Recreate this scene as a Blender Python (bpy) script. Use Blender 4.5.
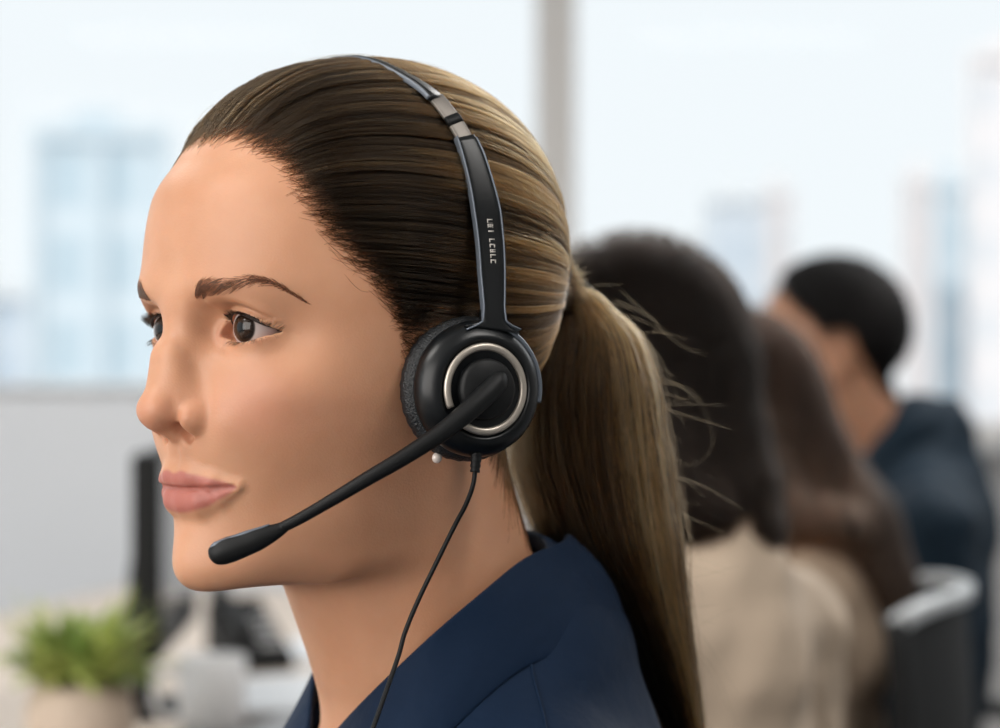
import bpy, bmesh, math, random
import numpy as np
from mathutils import Vector, Matrix
from math import sin, cos, pi, radians as R

for o in list(bpy.data.objects):
    bpy.data.objects.remove(o)
C = bpy.context.scene.collection
SC = bpy.context.scene
rng = np.random.default_rng(7)
random.seed(7)

# ------------------------------------------------------------------ camera
cam_d = bpy.data.cameras.new('camera')
cam_d.sensor_width = 36.0
cam_d.lens = 85.0
cam_d.clip_start = 0.05
cam_d.clip_end = 600
cam = bpy.data.objects.new('camera', cam_d)
C.objects.link(cam)
cam.location = (0, 0, 1.18)
cam.rotation_euler = (R(90), 0, 0)
cam_d.dof.use_dof = True
cam_d.dof.focus_distance = 1.035
cam_d.dof.aperture_fstop = 5.4
SC.camera = cam

# ------------------------------------------------------------------ world, light, exposure
SC.view_settings.view_transform = 'Standard'
SC.view_settings.look = 'None'
SC.view_settings.exposure = 0.0
SC.view_settings.gamma = 1.0
SC.view_settings.use_curve_mapping = False
world = bpy.data.worlds.new('sky')
SC.world = world
world.use_nodes = True
wn = world.node_tree.nodes
wl = world.node_tree.links
wn.clear()
w_out = wn.new('ShaderNodeOutputWorld')
w_bg = wn.new('ShaderNodeBackground')
w_tc = wn.new('ShaderNodeTexCoord')
w_sep = wn.new('ShaderNodeSeparateXYZ')
w_ramp = wn.new('ShaderNodeValToRGB')
w_ramp.color_ramp.elements[0].position = 0.45
w_ramp.color_ramp.elements[0].color = (0.90, 0.935, 0.965, 1)
w_ramp.color_ramp.elements[1].position = 0.75
w_ramp.color_ramp.elements[1].color = (0.89, 0.92, 0.96, 1)
w_map = wn.new('ShaderNodeMapRange')
w_map.inputs['From Min'].default_value = -1
w_map.inputs['From Max'].default_value = 1
wl.new(w_tc.outputs['Generated'], w_sep.inputs[0])
wl.new(w_sep.outputs['Z'], w_map.inputs['Value'])
wl.new(w_map.outputs[0], w_ramp.inputs[0])
wl.new(w_ramp.outputs[0], w_bg.inputs[0])
w_bg.inputs['Strength'].default_value = 1.06
wl.new(w_bg.outputs[0], w_out.inputs[0])


def area_light(name, loc, target, sx, sy, energy, color):
    d = bpy.data.lights.new(name, 'AREA')
    d.shape = 'RECTANGLE'
    d.size = sx
    d.size_y = sy
    d.energy = energy
    d.color = color
    o = bpy.data.objects.new(name, d)
    C.objects.link(o)
    o.location = loc
    o.rotation_euler = (Vector(target) - Vector(loc)).to_track_quat('-Z', 'Y').to_euler()
    return o


# daylight entering through the tall windows on the side the row of people faces
area_light('window_daylight', (-1.8, -1.0, 1.72), (-0.1, 1.1, 1.15), 2.3, 1.9, 68, (1.0, 0.955, 0.91))
# daylight of the window wall behind the row
area_light('rear_window_daylight', (1.6, 3.6, 2.45), (0.05, 1.1, 1.1), 2.4, 1.2, 22, (0.95, 0.975, 1.0))
# unseen ceiling lamps, added as fill light for the room
for _x, _y in ((-1.6, 0.4), (1.3, 0.4), (-1.6, 3.4), (1.3, 3.4)):
    area_light('ceiling_fill_light', (_x, _y, 2.86), (_x, _y, 0), 1.2, 0.6, 26, (1.0, 0.97, 0.93))
sun_d = bpy.data.lights.new('sun', 'SUN'); sun_d.energy = 1.6; sun_d.angle = R(3); sun_d.color = (1, 0.97, 0.93)
sun = bpy.data.objects.new('sun', sun_d); C.objects.link(sun); sun.rotation_euler = (R(52), 0, R(-25))


# ------------------------------------------------------------------ helpers
def link_obj(name, data, parent=None, mats=()):
    o = bpy.data.objects.new(name, data)
    C.objects.link(o)
    for m in (mats if isinstance(mats, (list, tuple)) else [mats]):
        data.materials.append(m)
    if parent is not None:
        o.parent = parent
    return o


def tag(o, label=None, cat=None, group=None, kind=None):
    if label: o['label'] = label
    if cat: o['category'] = cat
    if group: o['group'] = group
    if kind: o['kind'] = kind
    return o


def empty(name, loc=(0, 0, 0), rz=0.0):
    o = bpy.data.objects.new(name, None)
    o.empty_display_size = 0.05
    C.objects.link(o)
    o.location = loc
    o.rotation_euler = (0, 0, rz)
    return o


def mesh_from(name, verts, faces, smooth=True):
    """verts (N,3), faces (M,4) or (M,3) arrays or ragged lists"""
    me = bpy.data.meshes.new(name)
    verts = np.asarray(verts, dtype=np.float32)
    if isinstance(faces, np.ndarray):
        k = faces.shape[1]
        me.vertices.add(len(verts))
        me.vertices.foreach_set('co', verts.ravel())
        me.loops.add(faces.size)
        me.loops.foreach_set('vertex_index', faces.astype(np.int32).ravel())
        me.polygons.add(len(faces))
        me.polygons.foreach_set('loop_start', np.arange(0, faces.size, k, dtype=np.int32))
        me.update(calc_edges=True)
        me.validate()
    else:
        me.from_pydata([tuple(v) for v in verts], [], faces)
        me.update()
    if smooth:
        me.polygons.foreach_set('use_smooth', np.ones(len(me.polygons), dtype=bool))
    return me


def sstep(a, b, x):
    t = np.clip((x - a) / (b - a), 0, 1)
    return t * t * (3 - 2 * t)


def smin(a, b, k):
    h = np.clip(0.5 + 0.5 * (b - a) / k, 0, 1)
    return b + (a - b) * h - k * h * (1 - h)


def smax(a, b, k):
    return -smin(-a, -b, k)


def ell(p, c, r):
    q = (p - np.array(c, dtype=p.dtype)) / np.array(r, dtype=p.dtype)
    k0 = np.sqrt((q * q).sum(1)) + 1e-6
    q2 = q / np.array(r, dtype=p.dtype)
    k1 = np.sqrt((q2 * q2).sum(1)) + 1e-9
    return k0 * (k0 - 1) / k1


def cone(p, a, b, ra, rb):
    a = np.array(a, dtype=p.dtype); b = np.array(b, dtype=p.dtype)
    ba = b - a
    pa = p - a
    h = np.clip((pa @ ba) / (ba @ ba), 0, 1)
    d = pa - h[:, None] * ba
    return np.sqrt((d * d).sum(1)) - (ra + (rb - ra) * h)


def surface_net(f, lo, hi, h, slack=1.6, project=2):
    lo = np.array(lo, float); hi = np.array(hi, float)
    B = 8
    nb = np.ceil((hi - lo) / (h * B)).astype(int)
    n = nb * B + 1
    V = np.empty(tuple(n), dtype=np.float32)
    ci = np.stack(np.meshgrid(*[np.arange(k) for k in nb], indexing='ij'), -1).reshape(-1, 3)
    cc = (lo + (ci * B + B / 2) * h).astype(np.float32)
    cv = f(cc)
    near = np.abs(cv) < h * B * 0.87 * slack + 1.0
    sgn = np.where(cv < 0, -50.0, 50.0).reshape(tuple(nb))
    V[:-1, :-1, :-1] = np.repeat(np.repeat(np.repeat(sgn, B, 0), B, 1), B, 2)
    V[-1] = 50; V[:, -1] = 50; V[:, :, -1] = 50
    bi = ci[near]
    off = np.stack(np.meshgrid(*[np.arange(B + 1)] * 3, indexing='ij'), -1).reshape(-1, 3)
    CH = 400
    for s in range(0, len(bi), CH):
        idx = (bi[s:s + CH, None, :] * B + off[None]).reshape(-1, 3)
        v = f((lo + idx * h).astype(np.float32))
        V[idx[:, 0], idx[:, 1], idx[:, 2]] = v
    V[0] = 50; V[:, 0] = 50; V[:, :, 0] = 50
    V[-1] = 50; V[:, -1] = 50; V[:, :, -1] = 50
    S = V < 0
    cnt = np.zeros(tuple(n - 1), dtype=np.int8)
    for dx in (0, 1):
        for dy in (0, 1):
            for dz in (0, 1):
                cnt += S[dx:dx + n[0] - 1, dy:dy + n[1] - 1, dz:dz + n[2] - 1]
    act = (cnt > 0) & (cnt < 8)
    cells = np.argwhere(act)
    cid = np.full(tuple(n - 1), -1, dtype=np.int32)
    cid[act] = np.arange(len(cells))
    corners = np.array([[0, 0, 0], [1, 0, 0], [0, 1, 0], [1, 1, 0], [0, 0, 1], [1, 0, 1], [0, 1, 1], [1, 1, 1]])
    vals = np.stack([V[cells[:, 0] + c[0], cells[:, 1] + c[1], cells[:, 2] + c[2]] for c in corners], 1)
    edges = [(0, 1), (2, 3), (4, 5), (6, 7), (0, 2), (1, 3), (4, 6), (5, 7), (0, 4), (1, 5), (2, 6), (3, 7)]
    acc = np.zeros((len(cells), 3)); k = np.zeros(len(cells))
    for a, b in edges:
        va, vb = vals[:, a], vals[:, b]
        m = (va < 0) != (vb < 0)
        t = np.where(m, va / np.where(m, va - vb, 1), 0)
        pnt = corners[a] + t[:, None] * (corners[b] - corners[a])
        acc += np.where(m[:, None], pnt, 0); k += m
    P = lo + (cells + acc / k[:, None]) * h
    quads = []
    for ax in range(3):
        a1, a2 = (ax + 1) % 3, (ax + 2) % 3
        sl0 = [slice(1, -1)] * 3; sl1 = [slice(1, -1)] * 3
        sl0[ax] = slice(0, -1); sl1[ax] = slice(1, None)
        m = S[tuple(sl0)] != S[tuple(sl1)]
        e = np.argwhere(m)
        base = e.copy(); base[:, a1] += 1; base[:, a2] += 1
        flip = S[base[:, 0], base[:, 1], base[:, 2]]
        q = []
        for d1, d2 in ((-1, -1), (0, -1), (0, 0), (-1, 0)):
            c = base.copy(); c[:, a1] += d1; c[:, a2] += d2
            q.append(cid[c[:, 0], c[:, 1], c[:, 2]])
        q = np.stack(q, 1)
        q = np.where(flip[:, None], q, q[:, ::-1])
        q = q[(q >= 0).all(1)]
        quads.append(q)
    Q = np.concatenate(quads)
    for _ in range(project):
        e = 0.25 * h
        v = f(P.astype(np.float32)).astype(float)
        g = np.zeros_like(P)
        for a in range(3):
            d = np.zeros(3); d[a] = e
            g[:, a] = (f((P + d).astype(np.float32)) - f((P - d).astype(np.float32))) / (2 * e)
        g2 = (g * g).sum(1) + 1e-4
        step = -(v / g2)[:, None] * g
        ln = np.sqrt((step ** 2).sum(1))
        step *= np.minimum(1, 0.6 * h / (ln + 1e-9))[:, None]
        P = P + step
    return P, Q


def laplace(P, Q, it=1, lam=0.5):
    E = np.concatenate([Q[:, [0, 1]], Q[:, [1, 2]], Q[:, [2, 3]], Q[:, [3, 0]]])
    for _ in range(it):
        acc = np.zeros_like(P); cnt = np.zeros(len(P))
        for a, b in ((0, 1), (1, 0)):
            for c in range(3):
                acc[:, c] += np.bincount(E[:, a], P[E[:, b], c], len(P))
            cnt += np.bincount(E[:, a], minlength=len(P))
        P = P + lam * (acc / np.maximum(cnt, 1)[:, None] - P)
    return P


def grad(f, P, e=0.3):
    g = np.zeros_like(P)
    for a in range(3):
        d = np.zeros(3); d[a] = e
        g[:, a] = (f((P + d).astype(np.float32)) - f((P - d).astype(np.float32))) / (2 * e)
    return g / (np.sqrt((g * g).sum(1)) + 1e-9)[:, None]


def set_attr(me, name, vals, domain='POINT'):
    a = me.attributes.new(name, 'FLOAT', domain)
    a.data.foreach_set('value', np.asarray(vals, dtype=np.float32))


def catmull(pts, n):
    pts = np.asarray(pts, float)
    P = np.vstack([2 * pts[0] - pts[1], pts, 2 * pts[-1] - pts[-2]])
    seg = len(pts) - 1
    u = np.linspace(0, seg - 1e-6, n)
    i = u.astype(int); t = (u - i)[:, None]
    p0, p1, p2, p3 = P[i], P[i + 1], P[i + 2], P[i + 3]
    return 0.5 * (2 * p1 + (p2 - p0) * t + (2 * p0 - 5 * p1 + 4 * p2 - p3) * t ** 2 + (3 * p1 - p0 - 3 * p2 + p3) * t ** 3)


def tube_mesh(pts, rad, seg=16, up=(0, 0, 1), flat=None, cap=True):
    """swept tube; rad scalar/array; flat = (width_scale, thick_scale) arrays in the frame (side, normal)"""
    pts = np.asarray(pts, float); n = len(pts)
    rad = np.broadcast_to(np.asarray(rad, float), (n,))
    T = np.gradient(pts, axis=0)
    T /= np.linalg.norm(T, axis=1)[:, None]
    u = np.array(up, float)
    N = u - (T[0] @ u) * T[0]
    if np.linalg.norm(N) < 1e-5:
        N = np.cross(T[0], [1, 0, 0.3])
    N /= np.linalg.norm(N)
    V = []; F = []
    for i in range(n):
        N = N - (T[i] @ N) * T[i]
        N /= np.linalg.norm(N)
        Bn = np.cross(T[i], N)
        fw, ft = (1, 1) if flat is None else (np.broadcast_to(flat[0], (n,))[i], np.broadcast_to(flat[1], (n,))[i])
        for k in range(seg):
            a = 2 * pi * k / seg
            V.append(pts[i] + rad[i] * (cos(a) * N * ft + sin(a) * Bn * fw))
    for i in range(n - 1):
        for k in range(seg):
            k2 = (k + 1) % seg
            F.append([i * seg + k, i * seg + k2, (i + 1) * seg + k2, (i + 1) * seg + k])
    if cap:
        F.append(list(range(seg))[::-1])
        F.append([(n - 1) * seg + k for k in range(seg)])
    return np.array(V), F


def lathe(profile, seg=48):
    """profile list of (r, h) -> verts around +Z"""
    V = []; F = []
    n = len(profile)
    for r, hh in profile:
        for k in range(seg):
            a = 2 * pi * k / seg
            V.append((r * cos(a), r * sin(a), hh))
    for i in range(n - 1):
        for k in range(seg):
            k2 = (k + 1) % seg
            F.append([i * seg + k, i * seg + k2, (i + 1) * seg + k2, (i + 1) * seg + k])
    F.append(list(range(seg))[::-1])
    F.append([(n - 1) * seg + k for k in range(seg)])
    return np.array(V), F


def join_vf(parts):
    V = []; F = []; o = 0
    for v, f in parts:
        V.append(np.asarray(v, float)); F += [[i + o for i in q] for q in f]; o += len(v)
    return np.vstack(V), F


def box_vf(x0, x1, y0, y1, z0, z1):
    v = [(x0, y0, z0), (x1, y0, z0), (x1, y1, z0), (x0, y1, z0), (x0, y0, z1), (x1, y0, z1), (x1, y1, z1), (x0, y1, z1)]
    f = [[3, 2, 1, 0], [4, 5, 6, 7], [0, 1, 5, 4], [1, 2, 6, 5], [2, 3, 7, 6], [3, 0, 4, 7]]
    return np.array(v, float), f


def box_obj(name, dims, mat, parent=None, bevel=0.0, seg=2):
    v, f = box_vf(*dims)
    me = mesh_from(name, v, f, smooth=False)
    o = link_obj(name, me, parent, mat)
    if bevel > 0:
        b = o.modifiers.new('bevel', 'BEVEL'); b.width = bevel; b.segments = seg
    return o


# ------------------------------------------------------------------ materials
def new_mat(name):
    m = bpy.data.materials.new(name)
    m.use_nodes = True
    nt = m.node_tree
    b = nt.nodes['Principled BSDF']
    return m, nt, b


def pmat(name, col, rough=0.5, metal=0.0, noise=0.06, scale=30.0, bump=0.0, bscale=200.0, coat=0.0, sheen=0.0, spec=0.5, emit=0.0):
    m, nt, b = new_mat(name)
    b.inputs['Roughness'].default_value = rough
    b.inputs['Metallic'].default_value = metal
    b.inputs['Coat Weight'].default_value = coat
    b.inputs['Sheen Weight'].default_value = sheen
    b.inputs['Specular IOR Level'].default_value = spec
    tc = nt.nodes.new('ShaderNodeTexCoord')
    nz = nt.nodes.new('ShaderNodeTexNoise')
    nz.inputs['Scale'].default_value = scale
    nz.inputs['Detail'].default_value = 4
    nt.links.new(tc.outputs['Object'], nz.inputs['Vector'])
    mx = nt.nodes.new('ShaderNodeMix'); mx.data_type = 'RGBA'
    c0 = [c * (1 - noise) for c in col]; c1 = [min(1, c * (1 + noise)) for c in col]
    mx.inputs['A'].default_value = (*c0, 1); mx.inputs['B'].default_value = (*c1, 1)
    nt.links.new(nz.outputs['Fac'], mx.inputs['Factor'])
    nt.links.new(mx.outputs['Result'], b.inputs['Base Color'])
    if bump > 0:
        n2 = nt.nodes.new('ShaderNodeTexNoise'); n2.inputs['Scale'].default_value = bscale
        n2.inputs['Detail'].default_value = 3
        nt.links.new(tc.outputs['Object'], n2.inputs['Vector'])
        bp = nt.nodes.new('ShaderNodeBump'); bp.inputs['Strength'].default_value = bump; bp.inputs['Distance'].default_value = 0.002
        nt.links.new(n2.outputs['Fac'], bp.inputs['Height'])
        nt.links.new(bp.outputs['Normal'], b.inputs['Normal'])
    if emit > 0:
        b.inputs['Emission Color'].default_value = (*col, 1)
        b.inputs['Emission Strength'].default_value = emit
    return m


def hair_mat(name, dark, light, rough=0.35, rad_rough=0.45):
    m = bpy.data.materials.new(name)
    m.use_nodes = True
    nt = m.node_tree
    nt.nodes.clear()
    out = nt.nodes.new('ShaderNodeOutputMaterial')
    h = nt.nodes.new('ShaderNodeBsdfHairPrincipled')
    h.parametrization = 'COLOR'
    at = nt.nodes.new('ShaderNodeAttribute'); at.attribute_name = 'tone'
    mx = nt.nodes.new('ShaderNodeMix'); mx.data_type = 'RGBA'
    mx.inputs['A'].default_value = (*dark, 1); mx.inputs['B'].default_value = (*light, 1)
    nt.links.new(at.outputs['Fac'], mx.inputs['Factor'])
    nt.links.new(mx.outputs['Result'], h.inputs['Color'])
    h.inputs['Roughness'].default_value = rough
    h.inputs['Radial Roughness'].default_value = rad_rough
    h.inputs['IOR'].default_value = 1.22
    nt.links.new(h.outputs[0], out.inputs[0])
    return m


def skin_mat(name, base, deep, lipc, flush, bump=0.11):
    m, nt, b = new_mat(name)
    N = nt.nodes; L = nt.links
    tc = N.new('ShaderNodeTexCoord')
    nz = N.new('ShaderNodeTexNoise'); nz.inputs['Scale'].default_value = 28; nz.inputs['Detail'].default_value = 5
    L.new(tc.outputs['Object'], nz.inputs['Vector'])
    mr = N.new('ShaderNodeMapRange'); mr.inputs['From Min'].default_value = 0.3; mr.inputs['From Max'].default_value = 0.7
    L.new(nz.outputs['Fac'], mr.inputs['Value'])
    mx = N.new('ShaderNodeMix'); mx.data_type = 'RGBA'
    mx.inputs['A'].default_value = (*base, 1); mx.inputs['B'].default_value = (*deep, 1)
    L.new(mr.outputs[0], mx.inputs['Factor'])
    prev = mx.outputs['Result']
    for an, col in (('flush', flush), ('lip', lipc), ('scalp', (0.03, 0.018, 0.012))):
        a = N.new('ShaderNodeAttribute'); a.attribute_name = an
        x = N.new('ShaderNodeMix'); x.data_type = 'RGBA'
        x.inputs['B'].default_value = (*col, 1)
        L.new(prev, x.inputs['A']); L.new(a.outputs['Fac'], x.inputs['Factor'])
        prev = x.outputs['Result']
    L.new(prev, b.inputs['Base Color'])
    b.inputs['Roughness'].default_value = 0.46
    b.inputs['Specular IOR Level'].default_value = 0.42
    b.inputs['Subsurface Weight'].default_value = 0.28
    b.inputs['Subsurface Radius'].default_value = (1.0, 0.42, 0.22)
    b.inputs['Subsurface Scale'].default_value = 0.006
    vo = N.new('ShaderNodeTexVoronoi'); vo.inputs['Scale'].default_value = 900
    L.new(tc.outputs['Object'], vo.inputs['Vector'])
    n3 = N.new('ShaderNodeTexNoise'); n3.inputs['Scale'].default_value = 160; n3.inputs['Detail'].default_value = 4
    L.new(tc.outputs['Object'], n3.inputs['Vector'])
    ad = N.new('ShaderNodeMath'); ad.operation = 'ADD'
    L.new(vo.outputs['Distance'], ad.inputs[0]); L.new(n3.outputs['Fac'], ad.inputs[1])
    bp = N.new('ShaderNodeBump'); bp.inputs['Strength'].default_value = bump; bp.inputs['Distance'].default_value = 0.0006
    L.new(ad.outputs[0], bp.inputs['Height']); L.new(bp.outputs['Normal'], b.inputs['Normal'])
    return m


M_skin = skin_mat('skin_warm', (0.60, 0.312, 0.185), (0.53, 0.26, 0.147), (0.38, 0.10, 0.09), (0.58, 0.25, 0.16))

# ------------------------------------------------------------------ room
M_wall = pmat('warm_white_paint', (0.62, 0.61, 0.60), rough=0.8, noise=0.02, bump=0.05)
M_partition = pmat('pale_grey_panel', (0.76, 0.78, 0.81), rough=0.6, noise=0.03, scale=3)
M_ceiling = pmat('ceiling_white', (0.70, 0.70, 0.69), rough=0.9, noise=0.02)
M_floor = pmat('grey_carpet', (0.16, 0.165, 0.175), rough=0.95, noise=0.25, scale=180, bump=0.4)
M_frame = pmat('window_frame_aluminium', (0.80, 0.77, 0.74), rough=0.5, metal=0.0, noise=0.04)
M_sill = pmat('sill_grey', (0.70, 0.70, 0.70), rough=0.5, noise=0.03)


def glass_mat():
    m = bpy.data.materials.new('window_glass'); m.use_nodes = True
    nt = m.node_tree; nt.nodes.clear()
    o = nt.nodes.new('ShaderNodeOutputMaterial'); t = nt.nodes.new('ShaderNodeBsdfTransparent'); g = nt.nodes.new('ShaderNodeBsdfGlossy')
    t.inputs[0].default_value = (0.97, 0.985, 0.985, 1); g.inputs['Roughness'].default_value = 0.02
    lw = nt.nodes.new('ShaderNodeLayerWeight'); lw.inputs[0].default_value = 0.12
    mr = nt.nodes.new('ShaderNodeMapRange'); mr.inputs['To Max'].default_value = 0.08; mr.inputs['To Min'].default_value = 0.002
    mx = nt.nodes.new('ShaderNodeMixShader')
    nt.links.new(lw.outputs['Fresnel'], mr.inputs['Value']); nt.links.new(mr.outputs[0], mx.inputs[0])
    nt.links.new(t.outputs[0], mx.inputs[1]); nt.links.new(g.outputs[0], mx.inputs[2]); nt.links.new(mx.outputs[0], o.inputs[0])
    return m


M_glass = glass_mat()
RX0, RX1, RY0, RY1, RZ = -3.3, 4.2, -2.6, 6.2, 2.9
SILL = 0.955


def struct(name, dims, mat, bevel=0.0):
    return tag(box_obj(name, dims, mat, bevel=bevel), kind='structure')


struct('floor', (RX0 - .2, RX1 + .2, RY0 - .2, RY1 + .2, -0.12, 0), M_floor)
struct('ceiling', (RX0 - .2, RX1 + .2, RY0 - .2, RY1 + .2, RZ, RZ + 0.15), M_ceiling)
struct('wall_right', (RX1, RX1 + 0.15, RY0, RY1, 0, RZ), M_wall)
struct('wall_front', (RX0, RX1, RY0 - 0.15, RY0, 0, RZ), M_wall)
struct('wall_rear', (RX0, RX1, RY1 - 0.02, RY1 + 0.16, 0, SILL), M_wall)
struct('trim_1', (RX0, RX1, RY1 - 0.16, RY1 + 0.18, SILL, SILL + 0.03), M_sill, 0.006)
struct('trim_2', (RX0, RX1, RY1 - 0.02, RY1 + 0.14, RZ - 0.14, RZ), M_frame)
struct('baseboard_rear', (RX0, RX1, RY1 - 0.035, RY1 - 0.02, 0, 0.09), M_sill)
MULL = [-3.24, -1.42, 0.147, 1.57, 2.99, 4.14]
for n_, (a_, b_) in enumerate(zip(MULL[:-1], MULL[1:])):
    w_ = empty('window_%d' % (n_ + 1), ((a_ + b_) / 2, RY1 + 0.06, SILL + 0.03)); w_['kind'] = 'structure'
    c_ = (a_ + b_) / 2; hw_ = (b_ - a_) / 2
    def wbox(name, x0, x1, y0, y1, z0, z1, mat, bevel=0.004):
        return box_obj(name, (x0, x1, y0, y1, z0, z1), mat, w_, bevel)
    H_ = RZ - 0.14 - SILL - 0.03
    wbox('window_frame', -hw_ - 0.052, -hw_ + 0.052, -0.06, 0.06, 0, H_, M_frame)
    if n_ == 4: wbox('window_frame', hw_ - 0.052, hw_ + 0.052, -0.06, 0.06, 0, H_, M_frame)
    wbox('window_rail', -hw_ + 0.052, hw_ - 0.052, -0.03, 0.03, 0, 0.04, M_frame)
    wbox('window_rail', -hw_ + 0.052, hw_ - 0.052, -0.03, 0.03, H_ - 0.04, H_, M_frame)
    wbox('window_pane', -hw_ + 0.052, hw_ - 0.052, 0.0, 0.006, 0.04, H_ - 0.04, M_glass, 0)
# left wall with tall windows the workers face
struct('wall_left', (RX0 - 0.15, RX0, RY0, RY1, 0, 0.5), M_wall)
struct('trim_3', (RX0 - 0.15, RX0, RY0, RY1, 2.6, RZ), M_wall)
for n_, yy_ in enumerate((-2.3, -0.2, 1.9, 4.0)):
    w_ = empty('window_%d' % (n_ + 6), (RX0 - 0.07, yy_ + 1.05, 0.5)); w_['kind'] = 'structure'
    box_obj('window_frame', (-0.06, 0.06, -1.05 - (0.3 if n_ == 0 else 0), -0.93, 0, 2.1), M_frame, w_, 0.004)
    if n_ == 3: box_obj('window_frame', (-0.06, 0.06, 1.03, 1.15, 0, 2.1), M_frame, w_, 0.004)
    box_obj('window_rail', (-0.03, 0.03, -0.93, 1.05, 0, 0.05), M_frame, w_, 0.004)
    box_obj('window_rail', (-0.03, 0.03, -0.93, 1.05, 2.05, 2.1), M_frame, w_, 0.004)
    box_obj('window_pane', (0, 0.006, -0.93, 1.05, 0.05, 2.05), M_glass, w_)
for _x, _y in ((-1.6, 0.4), (1.3, 0.4), (-1.6, 3.4), (1.3, 3.4)):  # fixtures modelled for the added fill lamps, out of view
    cl_ = empty('ceiling_fill_panel', (_x, _y, 2.87)); tag(cl_, 'unseen flat panel added at the ceiling for fill light, %s of the room and %s the window wall' % ('left side' if _x < 0 else 'right side', 'far from' if _y < 1 else 'near'), 'ceiling light', 'added fill light panels')
    box_obj('fill_panel_frame', (-0.62, 0.62, -0.32, 0.32, 0.005, 0.03), M_sill, cl_, 0.004)
# low partition beyond the desk
pt = struct('wall_partition', (RX0 + 0.05, -0.22, 5.3, 5.36, 0, 1.118), M_partition, 0.006)
struct('trim_4', (RX0 + 0.05, -0.21, 5.285, 5.375, 1.118, 1.135), M_sill, 0.004)

# ------------------------------------------------------------------ city outside
def facade_mat(name, wall, glass, sx, sz, wfrac=0.6):
    m, nt, b = new_mat(name)
    N, L = nt.nodes, nt.links
    tc = N.new('ShaderNodeTexCoord'); sp = N.new('ShaderNodeSeparateXYZ'); L.new(tc.outputs['Object'], sp.inputs[0])
    ax = N.new('ShaderNodeMath'); ax.operation = 'ADD'; L.new(sp.outputs['X'], ax.inputs[0]); L.new(sp.outputs['Y'], ax.inputs[1])
    def band(src, per):
        d = N.new('ShaderNodeMath'); d.operation = 'DIVIDE'; d.inputs[1].default_value = per; L.new(src, d.inputs[0])
        f = N.new('ShaderNodeMath'); f.operation = 'FRACT'; L.new(d.outputs[0], f.inputs[0])
        g = N.new('ShaderNodeMath'); g.operation = 'LESS_THAN'; g.inputs[1].default_value = wfrac; L.new(f.outputs[0], g.inputs[0])
        return g.outputs[0]
    mu = N.new('ShaderNodeMath'); mu.operation = 'MULTIPLY'
    L.new(band(ax.outputs[0], sx), mu.inputs[0]); L.new(band(sp.outputs['Z'], sz), mu.inputs[1])
    mx = N.new('ShaderNodeMix'); mx.data_type = 'RGBA'
    mx.inputs['A'].default_value = (*wall, 1); mx.inputs['B'].default_value = (*glass, 1)
    L.new(mu.outputs[0], mx.inputs['Factor']); L.new(mx.outputs['Result'], b.inputs['Base Color'])
    b.inputs['Roughness'].default_value = 0.7
    return m


CITY = 90.0
KPX = 2361.1


def building(px0, px1, pytop, dist, depth, mat, mroof, label, steps=None):
    x0 = (px0 - 500) / KPX * dist; x1 = (px1 - 500) / KPX * dist
    zt = 1.18 + (364 - pytop) / KPX * dist
    root = empty('building', ((x0 + x1) / 2, dist, -30), -math.atan2((x0 + x1) / 2, dist))
    tag(root, label, 'building', 'towers outside the windows')
    hw = (x1 - x0) / 2
    H0 = zt + 30
    body = box_obj('facade', (-hw, hw, 0, depth, 0, H0), mat, root, 0.1)
    # recessed vertical bays, parapet and roof plant give the block depth
    nb = max(2, int(hw * 2 / 2.2))
    for i in range(nb + 1):
        xx = -hw + i * 2 * hw / nb
        box_obj('pier', (xx - 0.18, xx + 0.18, -0.35, 0, 0, H0), mroof, root, 0.02)
    box_obj('parapet', (-hw - 0.2, hw + 0.2, -0.4, depth + 0.2, H0, H0 + 0.6), mroof, root, 0.05)
    box_obj('roof_plant', (-hw * 0.5, hw * 0.3, depth * 0.3, depth * 0.7, H0 + 0.6, H0 + 1.7), mroof, root, 0.05)
    return root


MB1 = facade_mat('hazy_blue_glass_facade', (0.68, 0.74, 0.78), (0.52, 0.62, 0.68), 2.1, 3.4, 0.7)  # distance haze is mixed into these pale city colours
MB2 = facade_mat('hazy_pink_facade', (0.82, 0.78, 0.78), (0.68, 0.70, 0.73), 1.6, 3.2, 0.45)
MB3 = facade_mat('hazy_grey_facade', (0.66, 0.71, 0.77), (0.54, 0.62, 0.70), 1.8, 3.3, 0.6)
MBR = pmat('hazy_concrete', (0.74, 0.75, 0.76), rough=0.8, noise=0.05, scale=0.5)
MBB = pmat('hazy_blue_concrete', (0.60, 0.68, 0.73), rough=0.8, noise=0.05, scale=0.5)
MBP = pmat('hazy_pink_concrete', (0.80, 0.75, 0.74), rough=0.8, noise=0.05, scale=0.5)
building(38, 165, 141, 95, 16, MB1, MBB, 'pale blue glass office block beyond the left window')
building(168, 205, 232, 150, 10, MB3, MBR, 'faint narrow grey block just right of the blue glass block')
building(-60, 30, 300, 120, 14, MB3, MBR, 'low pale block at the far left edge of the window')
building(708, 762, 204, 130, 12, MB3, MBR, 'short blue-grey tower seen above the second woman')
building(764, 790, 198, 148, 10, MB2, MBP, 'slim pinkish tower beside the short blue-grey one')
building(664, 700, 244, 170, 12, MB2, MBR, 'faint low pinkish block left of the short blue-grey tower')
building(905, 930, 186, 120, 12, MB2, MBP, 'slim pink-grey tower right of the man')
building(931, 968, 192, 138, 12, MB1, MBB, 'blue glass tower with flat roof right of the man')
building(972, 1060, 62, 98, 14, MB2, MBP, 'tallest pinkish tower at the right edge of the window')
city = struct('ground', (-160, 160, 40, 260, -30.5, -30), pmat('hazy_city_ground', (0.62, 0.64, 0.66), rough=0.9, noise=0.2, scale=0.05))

# ------------------------------------------------------------------ main person: head geometry in a head frame (mm)
PSI = R(48)
HEAD_ORG = Vector((-0.0765, 1.10, 1.196))
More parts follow.
